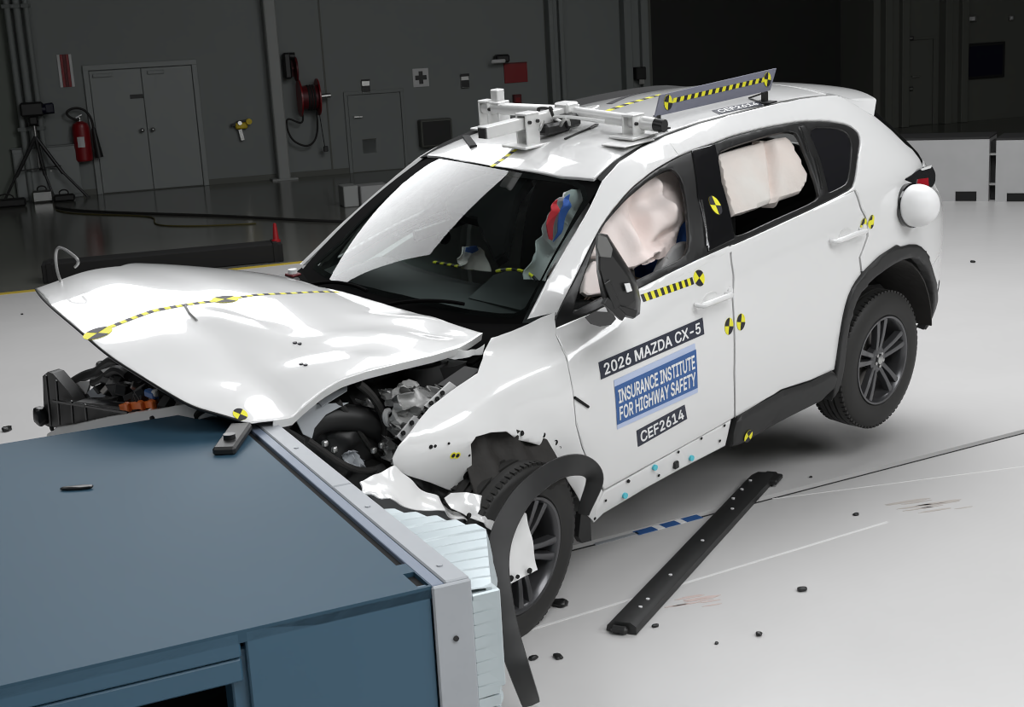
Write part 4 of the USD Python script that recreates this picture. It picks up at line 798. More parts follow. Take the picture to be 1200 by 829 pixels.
# ------------------------------------------------------------------ wheels
def wheel(c, yaw=0., camber=0., full=True, side_=1, name='rear_wheel', spin=0.2, lab=None):
    prof = [(.222, -.205), (.240, -.222), (.300, -.228), (.338, -.218), (.352, -.200), (.359, -.178), (.361, -.150), (.352, -.149), (.352, -.140), (.3615, -.139), (.362, -.118), (.353, -.117), (.353, -.108), (.362, -.107), (.3615, -.083), (.352, -.082), (.352, -.073), (.361, -.072), (.359, -.046), (.353, -.030), (.352, -.026), (.338, -.010), (.300, .000), (.262, -.002), (.246, -.006), (.238, -.006), (.234, -.012), (.222, -.018), (.222, -.205)]
    Rm = Rot.from_euler('ZX', [yaw, camber]).as_matrix(); Rs = Rot.from_euler('Y', spin).as_matrix()
    def put(m):
        m = m.copy(); v = m.vertices @ Rs.T
        if side_ < 0: v = v*[1, -1, 1]; m.faces = m.faces[:, ::-1]
        m.vertices = v @ Rm.T+c; return m
    m = lathe(prof, 72)
    for k in range(72):  # shoulder blocks
        a = k*2*math.pi/72; R = Rot.from_euler('Y', a).as_matrix()
        m = cat(m, bx(np.array([0, -.033, .3545]) @ R.T, (.018, .022, .012), R=R), bx(np.array([0, -.195, .3525]) @ R.T, (.018, .022, .012), R=R)) if full else m
    t = obj(name, put(m), 'tyre', car, label=lab)
    obj('rim', put(lathe([(.224, -.19), (.224, -.02), (.232, -.010), (.230, -.004), (.220, -.006), (.212, -.016), (.205, -.035), (.198, -.10), (.198, -.19), (.224, -.19)], 60)), 'rim_grey', t)
    if not full: return t
    obj('brake_disc', put(cat(lathe([(.0, -.11), (.15, -.11), (.15, -.085), (.0, -.085)], 40), lathe([(0, -.16), (.19, -.16), (.195, -.12), (.0, -.125)], 30))), 'brake', t)
    for k in range(5):
        for s in (-1, 1):
            a = k*2*math.pi/5+s*.20
            p = [np.array([.052, 0]), np.array([.212, 0])]
            sp_ = trimesh.convex.convex_hull(np.array([(.045, y, z) for y, z in ((-.035, -.012), (-.035, .012), (-.06, -.014), (-.06, .014), (-.031, 0))]+[(.216, y, z) for y, z in ((-.014, -.015), (-.014, .015), (-.045, -.017), (-.045, .017), (-.011, 0))]+[(.13, y, z) for y, z in ((-.019, -.010), (-.019, .010), (-.05, -.012), (-.05, .012))]))
            sp_.apply_translation((0, 0, s*.008)); sp_.apply_transform(trimesh.transformations.rotation_matrix(-a+s*.08, (0, 1, 0)))
            obj('spoke', put(sp_), 'rim_grey', t)
        nut = cyl((.034*math.cos(k*1.2566+.6), -.05, .034*math.sin(k*1.2566+.6)), (.034*math.cos(k*1.2566+.6), -.022, .034*math.sin(k*1.2566+.6)), .009, 6); obj('lug_nut', put(nut), 'steel', t)
    obj('hub', put(lathe([(0, -.07), (.072, -.07), (.068, -.036), (.05, -.030), (.024, -.030), (.024, -.024), (0, -.022)], 40)), 'rim_grey', t)
    obj('hub_cap', put(lathe([(0, -.024), (.023, -.024), (.022, -.019), (.012, -.016), (0, -.015)], 24)), 'steel', t)
    return t
hubR = con((1036, 423), 1, .900)
wheel(hubR, 0, .0, True, 1, 'rear_wheel', 1.2566*.75)
wheel(hubR*[1, -1, 1], 0, 0, False, -1, 'rear_wheel')
cF = on_z((608, 758), 0); fc = to_car(cF)
FH = con((618, 653), 1, fc[1]-.03); FW = FH
wheel(FW, math.radians(10), math.radians(-3), True, 1, 'front_wheel', .35, lab='front wheel pushed back against the crushed barrier')
wheel(np.array([.02, -.80, .33]), 0, 0, False, -1, 'front_wheel')
obj('axle', cat(cyl(hubR-[0, .2, 0], hubR*[1, -1, 1]+[0, .2, 0], .05, 16), cyl(hubR-[-.5, .3, -.03], hubR-[0, .3, 0], .04, 12)), 'engine_dark', car)
obj('suspension_arm', cat(cyl(FW-[0, .12, 0], (FW[0]-.05, .35, FW[2]+.05), .035, 12), cyl(FW-[.0, .14, -.05], (FW[0], .55, .95), .045, 14)), 'engine_dark', car)
# ------------------------------------------------------------------ inside
def extr(pts, y0, y1, n=24, crown=0.):
    """x-z section swept from y0 to y1"""
    P = np.asarray(pts, float); ys = np.linspace(y0, y1, n); m = len(P); k = 1-((ys-(y0+y1)/2)/((y1-y0)/2))**2
    V = np.stack([np.column_stack([P[:, 0]+crown*k[i], np.full(m, ys[i]), P[:, 1]]) for i in range(n)]).reshape(-1, 3)
    i, j = np.meshgrid(np.arange(n-1), np.arange(m), indexing='ij'); j2 = (j+1) % m; q = np.stack([i*m+j, i*m+j2, (i+1)*m+j2, (i+1)*m+j], -1).reshape(-1, 4)
    tv, tf = trimesh.creation.triangulate_polygon(Polygon(P), engine='earcut'); idx = [int(np.argmin(np.linalg.norm(P-a, axis=1))) for a in tv]; tf = np.array([[idx[a] for a in t] for t in tf])
    m_ = trimesh.Trimesh(V, np.vstack([q[:, [0, 1, 2]], q[:, [0, 2, 3]], tf, (n-1)*m+tf[:, ::-1]]), process=False); m_.fix_normals(); return m_
DASH = [(-.46, .99), (-.55, 1.02), (-.70, 1.055), (-.84, 1.065), (-.92, 1.05), (-.98, 1.0), (-1.0, .90), (-.94, .72), (-.80, .58), (-.46, .58)]
dash = obj('dashboard', extr(DASH, -.69, .69, 28, .10), 'interior_dark', car)
obj('cluster_hood', trimesh.convex.convex_hull(np.array([(x, .37+y, z) for x, z, w in ((-.62, 1.06, .16), (-.80, 1.115, .19), (-.93, 1.11, .20), (-.93, 1.0, .2), (-.62, 1.0, .16)) for y in (-w, -w*.6, w*.6, w)])), 'interior_dark', dash)
# yellow and black tape along the dash edge
def tape(pts_fn, n, m_par, w, name='tape', cols=('tape_yellow', 'tape_black'), grp=None):
    for k in range(n):
        a, b = k/n, (k+1)/n; obj(name, pts_fn(a, b), cols[k % 2], m_par)
ta, tb = con((508, 307), 0, -.80), con((559, 316), 0, -.86)
tape(lambda a, b: bar(ta+(tb-ta)*a, ta+(tb-ta)*b, .02, .008), 12, dash, .02)
tc = [con(q, 0, -.72) for q in ((582, 318), (600, 316), (618, 320), (629, 329))]; tcs = spline(tc, 17)
tape(lambda a, b: tube(tcs[int(round(a*16)):int(round(b*16))+1], .007, 6), 8, dash, .02)
sw = trimesh.creation.torus(.182, .017, 40, 12); sw.apply_transform(trimesh.transformations.rotation_matrix(math.radians(68), (0, 1, 0))); sw.apply_translation((-1.13, .37, 1.0))
SWm = obj('steering_wheel', sw, 'interior_dark', car); obj('wheel_boss', cat(blob((-1.11, .37, .99), (.05, .09, .08), 3, .1), bar((-1.12, .20, 1.0), (-1.12, .54, 1.0), .03, .03), bar((-1.05, .37, .98), (-.85, .37, .90), .06, .06)), 'interior_dark', SWm)
obj('driver_airbag', blob((-1.22, .36, 1.04), (.10, .20, .19), 5, .30, 4), 'airbag', car, label='limp driver airbag on the steering wheel')
for s in (-1, 1):
    st = obj('front_seat', cat(blob((-1.52, s*.38, .62), (.30, .27, .12), 8, .06, 3), blob((-1.83, s*.38, .98), (.13, .26, .40), 9, .06, 3, Rot.from_euler('Y', -.28).as_matrix())), 'interior_dark', car)
    obj('headrest', cat(blob((-1.98, s*.38, 1.40), (.06, .14, .11), 10, .05, 3), cyl((-1.95, s*.38-.05, 1.2), (-1.97, s*.38-.05, 1.4), .008), cyl((-1.95, s*.38+.05, 1.2), (-1.97, s*.38+.05, 1.4), .008)), 'interior_dark', st)
obj('rear_seat', cat(blob((-2.42, 0, .66), (.28, .66, .13), 12, .05, 4), blob((-2.74, 0, 1.0), (.12, .66, .40), 13, .05, 4, Rot.from_euler('Y', -.3).as_matrix())), 'interior_dark', car)
obj('headliner', patch(RP.buffer(-.02), lambda uv: roof(uv)-[0, 0, .045], .1, .01, out=(0, 0, -1)), 'interior_mid', car)
for s, sf, o in ((1, side_in(.09), (0, -1, 0)), (-1, mirror(side_in(.09)), (0, 1, 0))):
    for nm in ('fdoor', 'rdoor'):
        dp = obj('door_lining', patch(P_[nm].buffer(-.03), sf, .08, .03, out=o), 'interior_grey' if s < 0 else 'interior_mid', car)
    obj('pillar_lining', patch(P_['quarter'].buffer(-.012), (side_in(.05) if s > 0 else mirror(side_in(.05))), .08, .02, out=o), 'interior_mid', car)
for (q, r) in (((519, 278), .035),): c = con(q, 1, -.74); obj('door_speaker', cyl(c, c+[0, .02, 0], r, 20), 'interior_dark', car)
obj('grab_strap', bar(con((486, 277), 1, -.70), con((562, 250), 1, -.66), .03, .05), 'interior_dark', car)
# ------------------------------------------------------------------ curtain airbags in the windows
def bag(d, seed, folds):
    def f(uv):
        uv = np.asarray(uv, float); P = side_in(d)(uv); u, z = uv.T
        n = (meshkit.fbm(np.stack([u*5, z*5, 0*u+seed], 1), 3, seed)-.5)*(.07 if folds and len(folds) > 1 else .025)
        for (a, b, w, h) in folds: n = n+ridge(u, z, a, b, w, h)
        return P+np.stack([0*n, n, n*.3], 1)
    return f
fo = lambda px, d: [tuple(p) for p in on_side(px, side_in(d))]
b1 = [(700, 262), (714, 240), (736, 226), (758, 206), (778, 195), (796, 196), (806, 212), (808, 240), (806, 256), (801, 268), (790, 283), (768, 298), (740, 316.5), (728, 318), (712, 316), (704, 300), (690, 300)]
F1 = [(*fo([a, b], .09), w, h) for a, b, w, h in (((745, 225), (760, 285), .035, -.08), ((770, 212), (790, 262), .03, .06), ((726, 260), (748, 306), .04, .06), ((770, 290), (800, 266), .025, -.08), ((752, 240), (790, 225), .03, -.06), ((735, 312), (785, 285), .02, .03))]
obj('curtain_airbag', patch(Polygon(fo(b1, .09)).buffer(0), bag(.09, 21, F1), .015, .05, out=OUT, bev=.008), 'airbag', car, label='crumpled pale pink curtain airbag filling the front window')
b2 = [(841.5, 182), (846, 178), (870, 171), (896, 164), (910, 160.5), (921, 159.5), (928, 164), (935, 178), (941, 192), (947, 206), (945, 215), (939, 226), (920, 232), (902, 238), (880, 246), (859.5, 253), (855, 240), (848, 212)]
F2 = [(*fo([(893, 165), (902, 238)], .07), .02, -.05), (*fo([(860, 200), (880, 215)], .12, ), .10, .02), (*fo([(915, 195), (925, 210)], .07), .10, .02)] if False else [(*fo([(893, 160), (902, 242)], .07), .018, -.05)]
obj('curtain_airbag', patch(Polygon(fo(b2, .035)).buffer(0), bag(.035, 33, F2), .015, .05, out=OUT, bev=.012), 'airbag', car, label='smooth pale curtain airbag with one seam behind the rear window')
b3 = [(776, 317), (783, 302), (790, 290), (799, 284), (806, 283), (809, 300), (806, 306)]
obj('seat_airbag', patch(Polygon(fo(b3, .12)).buffer(.004), bag(.12, 40, []), .015, .06, out=OUT, bev=.01), 'airbag_grey', car, label='grey white side airbag low in the front window')
b4 = [(684, 342), (686, 322), (696, 306), (708, 306), (714, 330), (720, 334), (712, 344), (690, 346)]
obj('airbag_flap', patch(Polygon(fo(b4, .10)).buffer(0), bag(.10, 50, []), .015, .03, out=OUT, bev=.006), 'airbag', car, label='pink flap of airbag behind the door mirror')
# ------------------------------------------------------------------ the crash-test dummy in the driver's seat (mostly behind airbags)
import manifold3d as m3
mat('dummy_skin', (.50, .36, .28), .6); mat('dummy_shirt', (.03, .10, .36), .8); mat('dummy_trousers', (.04, .05, .09), .8)
def bones(js, bs, ref=.02):
    parts = []
    for a, b in bs:
        s = [m3.Manifold.sphere(js[k][1], 20).translate(tuple(js[k][0])) for k in (a, b)]; parts.append(m3.Manifold.batch_hull(s))
    m = m3.Manifold.batch_boolean(parts, m3.OpType.Add).refine_to_length(ref).to_mesh(); t = trimesh.Trimesh(m.vert_properties[:, :3], m.tri_verts, process=True)
    trimesh.smoothing.filter_taubin(t, iterations=8); return t
J = {'pel': ((-1.62, .37, .72), .14), 'abd': ((-1.66, .37, .88), .135), 'che': ((-1.68, .37, 1.06), .145), 'nek': ((-1.66, .37, 1.24), .055), 'hd0': ((-1.64, .37, 1.31), .08), 'hd1': ((-1.65, .37, 1.39), .085)}
B_ = [('pel', 'abd'), ('abd', 'che'), ('che', 'nek'), ('nek', 'hd0'), ('hd0', 'hd1')]
for s in (-1, 1):
    k = 'l' if s > 0 else 'r'
    J.update({k+'sh': ((-1.68, .37+s*.17, 1.14), .065), k+'el': ((-1.50, .37+s*.22, .92), .045), k+'wr': ((-1.28, .37+s*.16, 1.02), .032), k+'ha': ((-1.20, .37+s*.15, 1.05), .028),
              k+'hi': ((-1.58, .37+s*.09, .70), .09), k+'kn': ((-1.17, .37+s*.13, .76), .06), k+'an': ((-.93, .37+s*.12, .42), .042), k+'to': ((-.80, .37+s*.12, .40), .035)})
    B_ += [('che', k+'sh'), (k+'sh', k+'el'), (k+'el', k+'wr'), (k+'wr', k+'ha'), ('pel', k+'hi'), (k+'hi', k+'kn'), (k+'kn', k+'an'), (k+'an', k+'to')]
    for f in range(5):
        a = (-.02+.012*f) if f < 4 else 0; L = (.075, .085, .08, .065, .05)[f]
        b0 = np.array(J[k+'ha'][0])+([0.012, a*.9, .015] if f < 4 else [0, -s*.03, .0]); J[k+'f%d' % f] = (tuple(b0), .010); J[k+'g%d' % f] = (tuple(b0+[L*.8, 0, .012 if f < 4 else .03]), .008); J[k+'h%d' % f] = (tuple(b0+[L, 0, -.015 if f < 4 else .045]), .007)
        B_ += [(k+'f%d' % f, k+'g%d' % f), (k+'g%d' % f, k+'h%d' % f)]
dm = thing('crash_test_dummy', 'crash test dummy in a blue shirt sitting behind the airbag in the driver seat', 'dummy', CART, M=CARM)
bd = bones(J, B_, .016); obj('body', bd, 'dummy_skin', dm, smooth=True)
obj('nose', blob((-1.565, .37, 1.355), (.018, .016, .024), 2, .1), 'dummy_skin', dm)
for s in (-1, 1): obj('eye', blob((-1.572, .37+s*.032, 1.385), (.010, .014, .008), 2, .0), 'void', dm); obj('ear', blob((-1.66, .37+s*.088, 1.36), (.022, .010, .03), 4, .1), 'dummy_skin', dm)
obj('mouth', blob((-1.572, .37, 1.315), (.008, .026, .006), 2, .0), 'red_dark', dm)
def shell(keys, grow):
    JJ_ = {k: (J[k][0], J[k][1]+grow) for k in J}; return bones(JJ_, [b for b in B_ if b[0] in keys and b[1] in keys], .02)
obj('shirt', shell({'pel', 'abd', 'che', 'lsh', 'lel', 'rsh', 'rel'}, .012), 'dummy_shirt', dm, smooth=True)
obj('trousers', shell({'pel', 'lhi', 'lkn', 'lan', 'rhi', 'rkn', 'ran'}, .012), 'dummy_trousers', dm, smooth=True)
# ------------------------------------------------------------------ torn front end (parts of the car)
mat('metal_pale', (.52, .52, .51), .4, metal=.2, noise=(12, .9), col2=(.16, .16, .16))
mat('plate_dark', (.10, .10, .105), .4)
def E_(q, y): return con(q, 1, y)
def tri_noise(m, amp, sc, seed):
    m.vertices = m.vertices+(np.stack([meshkit.noise(m.vertices*sc+k*7.7, seed+k) for k in range(3)], 1)-.5)*amp; return m
# curtain airbag hanging beside the driver, with paint marks
def late():
    cb = obj('curtain_airbag', crumple([(613, 327), (624, 298), (640, 262), (655, 232), (671, 222), (688, 223), (690, 240), (668, 282), (650, 312), (637, 329)], .50, 6, 91, .03), 'airbag_grey', car, label='grey white curtain airbag seen through the windscreen')
    for q, m, nm in (([(642, 280), (641, 264), (646, 242), (653, 234), (655, 246), (649, 268), (646, 282)], 'paint_red', 'red_mark'), ([(650, 284), (654, 264), (660, 236), (667, 228), (669, 240), (660, 268)], 'paint_blue', 'blue_mark')):
        obj(nm, crumple(q, .54, 6, 91, .015), m, cb)
    hb = obj('passenger_airbag', crumple([(537, 312), (538, 298), (545, 290), (556, 288), (565, 294), (572, 308), (576, 318), (560, 317), (548, 316)], .02, 10, 94, .04), 'airbag', car, label='collapsed pale airbag behind the dashboard')
    obj('blue_mark', crumple([(545, 295), (546, 290), (558, 288), (561, 293), (553, 297)], .04, 10, 95, .01), 'paint_blue', hb)
# engine compartment behind the fender
eb = obj('engine_block', cat(bx((-.02, .10, .72), (.62, .80, .46), bev=.05), bx((-.05, .25, .97), (.42, .5, .06), bev=.02)), 'engine_dark', car)
obj('engine_mount', cat(bx((-.28, .55, .80), (.16, .28, .42), bev=.02), cyl((-.12, .62, .85), (-.12, .62, 1.0), .09, 20)), 'engine_dark', eb)
obj('air_box', tri_noise(blob(E_((405, 515), .50), (.15, .12, .13), 15, .12, 4), .02, 20, 3), 'engine_dark', car)
obj('intake_pipe', tube([E_((352, 512), .55), E_((365, 498), .56), E_((385, 490), .58), E_((420, 492), .60), E_((450, 512), .6)], .05, 14, 30), 'engine_dark', car)
obj('inner_apron', slab([E_((345, 492), .60), E_((368, 474), .62), E_((407, 472), .62), E_((384, 486), .64), E_((370, 502), .64), E_((366, 514), .64), E_((354, 509), .62)], .006, (0, 1, 0)), 'plate_grey', car, label='bent grey apron panel')
obj('inner_apron', slab([E_((370, 470), .60), E_((388, 458), .62), E_((407, 447), .62), E_((407, 459), .64), E_((377, 475), .64)], .006, (0, 1, 0)), 'plate_grey', car, label='bent grey apron panel')
def crumple(pts, y, n, seed, amp, th=.004):
    """a torn sheet: traced outline with folds across it"""
    P = np.array([con(q, 1, yy) for q, yy in zip(pts, np.broadcast_to(y, (len(pts),)))]); c = P.mean(0); u, s, vt = np.linalg.svd(P-c); a, b = vt[0], vt[1]; nn = np.cross(a, b); 
    if nn[1] < 0: nn = -nn
    uv = np.stack([(P-c) @ a, (P-c) @ b], 1); h = (P-c) @ nn
    def f(v):
        v = np.asarray(v, float); w = 1/(((v[:, None]-uv[None])**2).sum(2)+1e-5)**1.2; hh = (w*h).sum(1)/w.sum(1)
        d = amp*(np.abs(((meshkit.noise(np.column_stack([v*n, 0*v[:, 0]+seed]), seed))*3) % 1-.5)*2-.5)
        return c+v[:, :1]*a+v[:, 1:2]*b+(hh+d)[:, None]*nn
    return patch(Polygon(uv).buffer(0), f, .012, th, out=nn, bev=0)
for k, (pts, y, m) in enumerate((([(470, 462), (488, 452), (500, 455), (506, 468), (498, 480), (484, 488), (470, 492), (462, 486), (468, 474)], .66, 'engine_metal'), ([(446, 456), (462, 456), (474, 450), (492, 446), (500, 452), (484, 462), (470, 464), (458, 466), (452, 470)], .62, 'engine_metal'),
                                 ([(420, 470), (434, 468), (444, 476), (452, 492), (446, 490), (436, 478), (424, 475)], .60, 'engine_metal'), ([(462, 490), (476, 486), (488, 480), (492, 488), (482, 498), (468, 508), (462, 514), (458, 504)], .72, 'engine_metal'), ([(404, 530), (416, 528), (426, 540), (430, 548), (420, 552), (406, 544)], .66, 'plate_grey'), ([(452, 512), (462, 516), (466, 530), (458, 544), (448, 536)], .70, 'engine_metal'))):
    obj('torn_metal', crumple(pts, y, 26, 30+k, .05), m, car)
hk = [E_(q, .68) for q in ((456, 482), (452, 484), (452, 492), (455, 497), (461, 494))]; obj('hook', tube(hk, .012, 8, 20), 'white_plain', car)
for k, q in enumerate(((381, 520), (392, 527), (438, 528), (447, 522))): obj('bolt_head', blob(E_(q, .70), (.012, .010, .012), k, .1), 'steel', car)
for k, (pts, y, hs) in enumerate((([(498, 476), (528, 448), (535, 453), (504, 480)], .80, ((505, 473), (512, 468), (518, 461))), ([(466, 512), (486, 488), (492, 492), (472, 518)], .80, ((472, 508), (482, 496))))):
    b = obj('apron_bracket', slab([E_(q, y) for q in pts], .008, (.3, 1, .5)), 'car_white_inner', car, label='white apron bracket with bolt holes')
    for q in hs: c = E_(q, y+.004); obj('bolt_hole', cyl(c, c+[.0, .006, .003], .009, 10), 'void', b)
obj('inner_fender_strip', crumple([(508, 417), (531, 410.5), (558, 410), (569, 403.5), (565, 416), (545, 419), (533, 421.5)], [.68, .70, .72, .74, .74, .72, .70], 14, 51, .02), 'car_white_inner', car)
obj('inner_fender_rail', slab([E_(q, y) for q, y in (((512, 452), .74), ((545, 428), .78), ((562, 434), .80), ((536, 455), .80))], .02, (0, 1, .4)), 'engine_dark', car)
for k, (pts, y) in enumerate((([(464, 474), (478, 460), (496, 458), (514, 452), (520, 460), (506, 474), (490, 486), (476, 500), (466, 508), (462, 492)], .77), ([(452, 466), (466, 452), (484, 446), (494, 452), (480, 462), (466, 474), (456, 478)], .70))): obj('torn_metal', crumple(pts, y, 22, 130+k, .06), 'metal_pale', car)
obj('strut_tower', cat(cyl((-.05, .60, .80), (-.05, .58, 1.0), .11, 24, .09), cyl((-.05, .58, 1.0), (-.05, .58, 1.02), .06)), 'engine_dark', car)
for k, pts in enumerate(([(395, 470), (410, 490), (430, 520), (446, 540)], [(420, 450), (440, 470), (452, 500), (448, 530)], [(360, 516), (380, 530), (410, 548), (440, 550)])):
    obj('hose', tube([E_(q, .62+.04*k) for q in pts], .012+.004*(k % 2), 8, 24), 'black_rubber', car)
obj('subframe', cat(bx((.15, .55, .50), (.7, .12, .12), bev=.02), bx((.30, .62, .62), (.10, .16, .2), bev=.02)), 'engine_dark', car)
late()
# white skin torn from the bumper, folded over the barrier
obj('bumper_skin', crumple([(421, 566), (440, 557), (460, 548), (478, 560), (500, 578), (522, 593), (548, 606), (565, 613), (546, 606), (508, 597), (462, 584), (440, 581), (424, 578)], [.93, .93, .93, .95, .97, .98, 1.0, 1.02, 1.03, 1.05, 1.05, 1.02, .97], 4, 61, .03), 'car_white', car, label='folded white bumper skin lying over the barrier face')
obj('bumper_skin', crumple([(522, 584), (530, 578), (547, 577), (572, 585), (598, 596), (617, 602), (622, 625), (631, 668), (615, 676), (600, 684), (590, 690), (582, 668), (580, 640), (576, 622), (566, 613), (548, 606), (530, 596)], [1.0]*4+[1.06, 1.10, 1.12, 1.13]+[1.13]*4+[1.1]*3+[1.02]*2, 3, 66, .015), 'car_white', car, label='torn white bumper corner between barrier and wheel')
for q, r in (((598, 678), .012), ((606, 676), .008), ((620, 669), .011), ((549, 604), .009)):
    c = con(q, 1, 1.135); obj('clip_hole', cyl(c, c+[0, .006, 0], r, 12), 'void', car)
obj('bumper_lining', slab([E_(q, y) for q, y in (((430, 578), .92), ((460, 582), .95), ((508, 596), .99), ((564, 613), 1.02), ((530, 612), 1.0), ((496, 609), .98), ((452, 602), .94))], .004, (0, 1, 0)), 'plate_dark', car)
obj('bumper_lining', crumple([(478, 558), (504, 567), (526, 576), (521, 590), (505, 581), (490, 570)], .86, 14, 72, .03), 'engine_dark', car)
# front end beyond the barrier: radiator support, fan ring, bumper beam
def X_(q, x=.85): return con(q, 0, x)
obj('bumper_beam', patch(Polygon([tuple(X_(q)[1:]) for q in ((50, 510), (60, 502), (84, 498), (120, 490), (170, 481), (222, 474), (240, 480), (238, 491), (200, 499), (150, 508), (110, 518), (61, 528), (52, 516))]), lambda v: np.stack([.86+.006*np.sin(v[:, 0]*9)-.4*(v[:, 1]-.62-.35*(v[:, 0]+.8))-.05*sm(v[:, 0], .1, .45), v[:, 0], v[:, 1]], 1), .03, .06, out=(1, 0, .3), bev=.004), 'car_white', car, label='bent white bumper beam beside the barrier')
obj('radiator_support', slab([X_(q, .80) for q in ((50, 441), (56, 436), (62, 438), (80, 459), (88, 471), (116, 474), (146, 478), (168, 482), (150, 486), (84, 499), (60, 502), (52, 498))], .05, (1, 0, 0)), 'cladding', car, label='black radiator support')
obj('support_rib', cat(*[bar(X_(a, .83), X_(b, .83), .008, .012) for a, b in (((54, 440), (60, 500)), ((66, 446), (70, 498)), ((62, 470), (150, 484)), ((84, 470), (86, 496)), ((100, 474), (102, 493)))]), 'trim_black', car)
obj('tow_plug', blob(X_((48, 488), .82), (.03, .03, .04), 77, .2, 3), 'trim_black', car)
obj('fan_ring', tube([X_(q, .70) for q in ((82, 466), (82, 454), (90, 446), (104, 439), (114, 436), (124, 428), (134, 423), (142, 426))], .022, 10, 40), 'black_plastic', car)
obj('radiator_frame', cat(tube([X_(q, .72) for q in ((90, 464), (104, 470), (122, 474), (146, 470))], .03, 10, 20), tube([X_(q, .74) for q in ((110, 448), (124, 442), (136, 434), (150, 440))], .02, 8, 20)), 'black_plastic', car)
obj('fan_shroud', slab([X_(q, .66) for q in ((112, 446), (120, 438), (140, 428), (170, 446), (210, 470), (222, 474), (180, 480), (130, 476), (112, 470))], .02, (1, 0, 0)), 'engine_dark', car)
for k, (pts, m) in enumerate((([(84, 459), (92, 448), (106, 447), (101, 462), (88, 464)], 'white_floor'), ([(118, 434), (134, 429), (134, 437), (126, 442)], 'white_floor'), ([(102, 460), (112, 452), (128, 450), (134, 458), (120, 466), (106, 466)], 'plate_grey'), ([(98, 468), (106, 466), (108, 470), (100, 472)], 'engine_metal'))):
    obj('headlamp_piece', slab([X_(q, .735+.004*k) for q in pts], .01, (1, 0, .3)), m, car, label='broken piece of the headlamp' if k == 0 else None)
oc = obj('orange_cable', cat(bar(X_((144, 477), .80), X_((183, 473), .80), .03, .026), *[bx(X_(q, .82), (.02, .03, .034), bev=.004) for q in ((150, 477), (166, 475), (179, 474))]), 'cable_orange', car, label='orange high-voltage cable')
obj('connector', bx(X_((178, 462), .80), (.03, .07, .03), bev=.006), 'decal_blue', oc); 
for k in range(26):
    f = RNG.random(); q = (120+f*82+RNG.normal()*3, 447+f*26+RNG.normal()*7); c = X_(q, .74+RNG.random()*.05)
    m = bx(c, RNG.uniform(.02, .07, 3), R=Rot.from_euler('xyz', RNG.uniform(0, 3, 3)).as_matrix(), bev=.004); obj('broken_fitting', m, ['engine_dark', 'black_plastic', 'interior_dark', 'brake', 'engine_dark', 'engine_dark'][k % 6], car)
obj('washer_cap', blob(X_((182, 461), .80), (.012, .014, .014), 5, .05), 'white_floor', car)
for q, r in (((180, 491), .012), ((104, 511), .006), ((62, 502), .01)): c = X_(q, .885); obj('beam_clip', cyl(c, c+[.01, 0, 0], r, 10), 'void', car)
# torn bracket hanging over the barrier's edge
t0 = on_z((262, 528), 1.005); bk = thing('broken_bracket', 'black broken bracket lying on the blue barrier top under the bonnet edge', 'debris', t0)
e0, e1 = on_z((283, 500), 1.03)-t0, on_z((262, 530), 1.012)-t0; obj('arm', bar(e0, e1, .075, .03, bev=.008), 'cladding', bk); obj('lug', cyl(e0*.35+e1*.65+[0, 0, .012], e0*.35+e1*.65+[0, 0, .03], .02, 14), 'trim_black', bk)
obj('torn_hose', tube([X_((238, 492), .80), X_((232, 486), .82), X_((246, 480), .80), X_((262, 488), .78), X_((286, 498), .74)], .014, 8, 30), 'black_rubber', car)
# ------------------------------------------------------------------ loose wheel-arch trim looping over the front wheel
hp = [((617, 826), None), ((605, 775), 1.50), ((594, 737), 1.42), ((587, 700), 1.36), ((583, 665), 1.30), ((586, 635), 1.25), ((597, 606), 1.20), ((613, 581), 1.16), ((634, 562), 1.12), ((656, 549), 1.07), ((676, 545), 1.03), ((691, 550), 1.0), ((697, 562), .98), ((693, 577), .97), ((687, 592), .96), ((684, 602), .95)]
H3 = np.array([to_car(on_z((622, 824), .03)) if y is None else con(q, 1, y) for q, y in hp]); HS = spline(H3, 90)
view = HS-CO; view /= np.linalg.norm(view, axis=1, keepdims=True); tt = np.gradient(HS, axis=0); sd = np.cross(tt, view)
wd = np.interp(np.linspace(0, 1, 90), [0, .12, .35, .6, .75, .88, 1], [.066, .078, .082, .078, .085, .07, .05])
ho = thing('arch_trim', 'long black wheel-arch trim torn off and looping over the front wheel', 'trim', CART, M=CARM)
obj('band', ribbon(HS, sd, wd, .022), 'cladding', ho)
obj('clip', cat(*[blob(HS[k]+view[k]*.02, (.012, .012, .012), k, .1, 2) for k in (20, 34, 48, 62)]), 'trim_black', ho)
pts = [con(q, 1, .86) for q in ((681, 602), (692, 600), (693, 634), (682, 637), (678, 630))]; obj('mud_flap', slab(pts, .03, (0, 1, 0)), 'cladding', car)
# ------------------------------------------------------------------ loose sill trim on the floor
a, b = on_z((893, 557), .03), on_z((727, 734), .03); mid = (a+b)/2; ang = math.atan2(b[1]-a[1], b[0]-a[0]); L = np.linalg.norm(b-a)
lt = thing('sill_trim', 'long black sill trim lying loose on the white floor beside the car', 'trim', (mid[0], mid[1], 0), M=Rot.from_euler('z', ang).as_matrix())
sec = [(-.060, .0), (-.055, .022), (-.02, .042), (.04, .045), (.065, .03), (.065, .0)]
o = trimesh.creation.extrude_polygon(Polygon(sec), L, engine='earcut'); o.vertices = np.column_stack([o.vertices[:, 2]-L/2, o.vertices[:, 0], o.vertices[:, 1]+.004]); o.fix_normals()
obj('strip', o, 'cladding', lt)
obj('end_tab', cat(bx((-L/2+.03, .075, .025), (.12, .05, .025), bev=.006), bx((-L/2-.03, .03, .02), (.09, .06, .02), bev=.006), bx((L/2+.012, 0, .02), (.03, .07, .03), bev=.01)), 'cladding', lt)
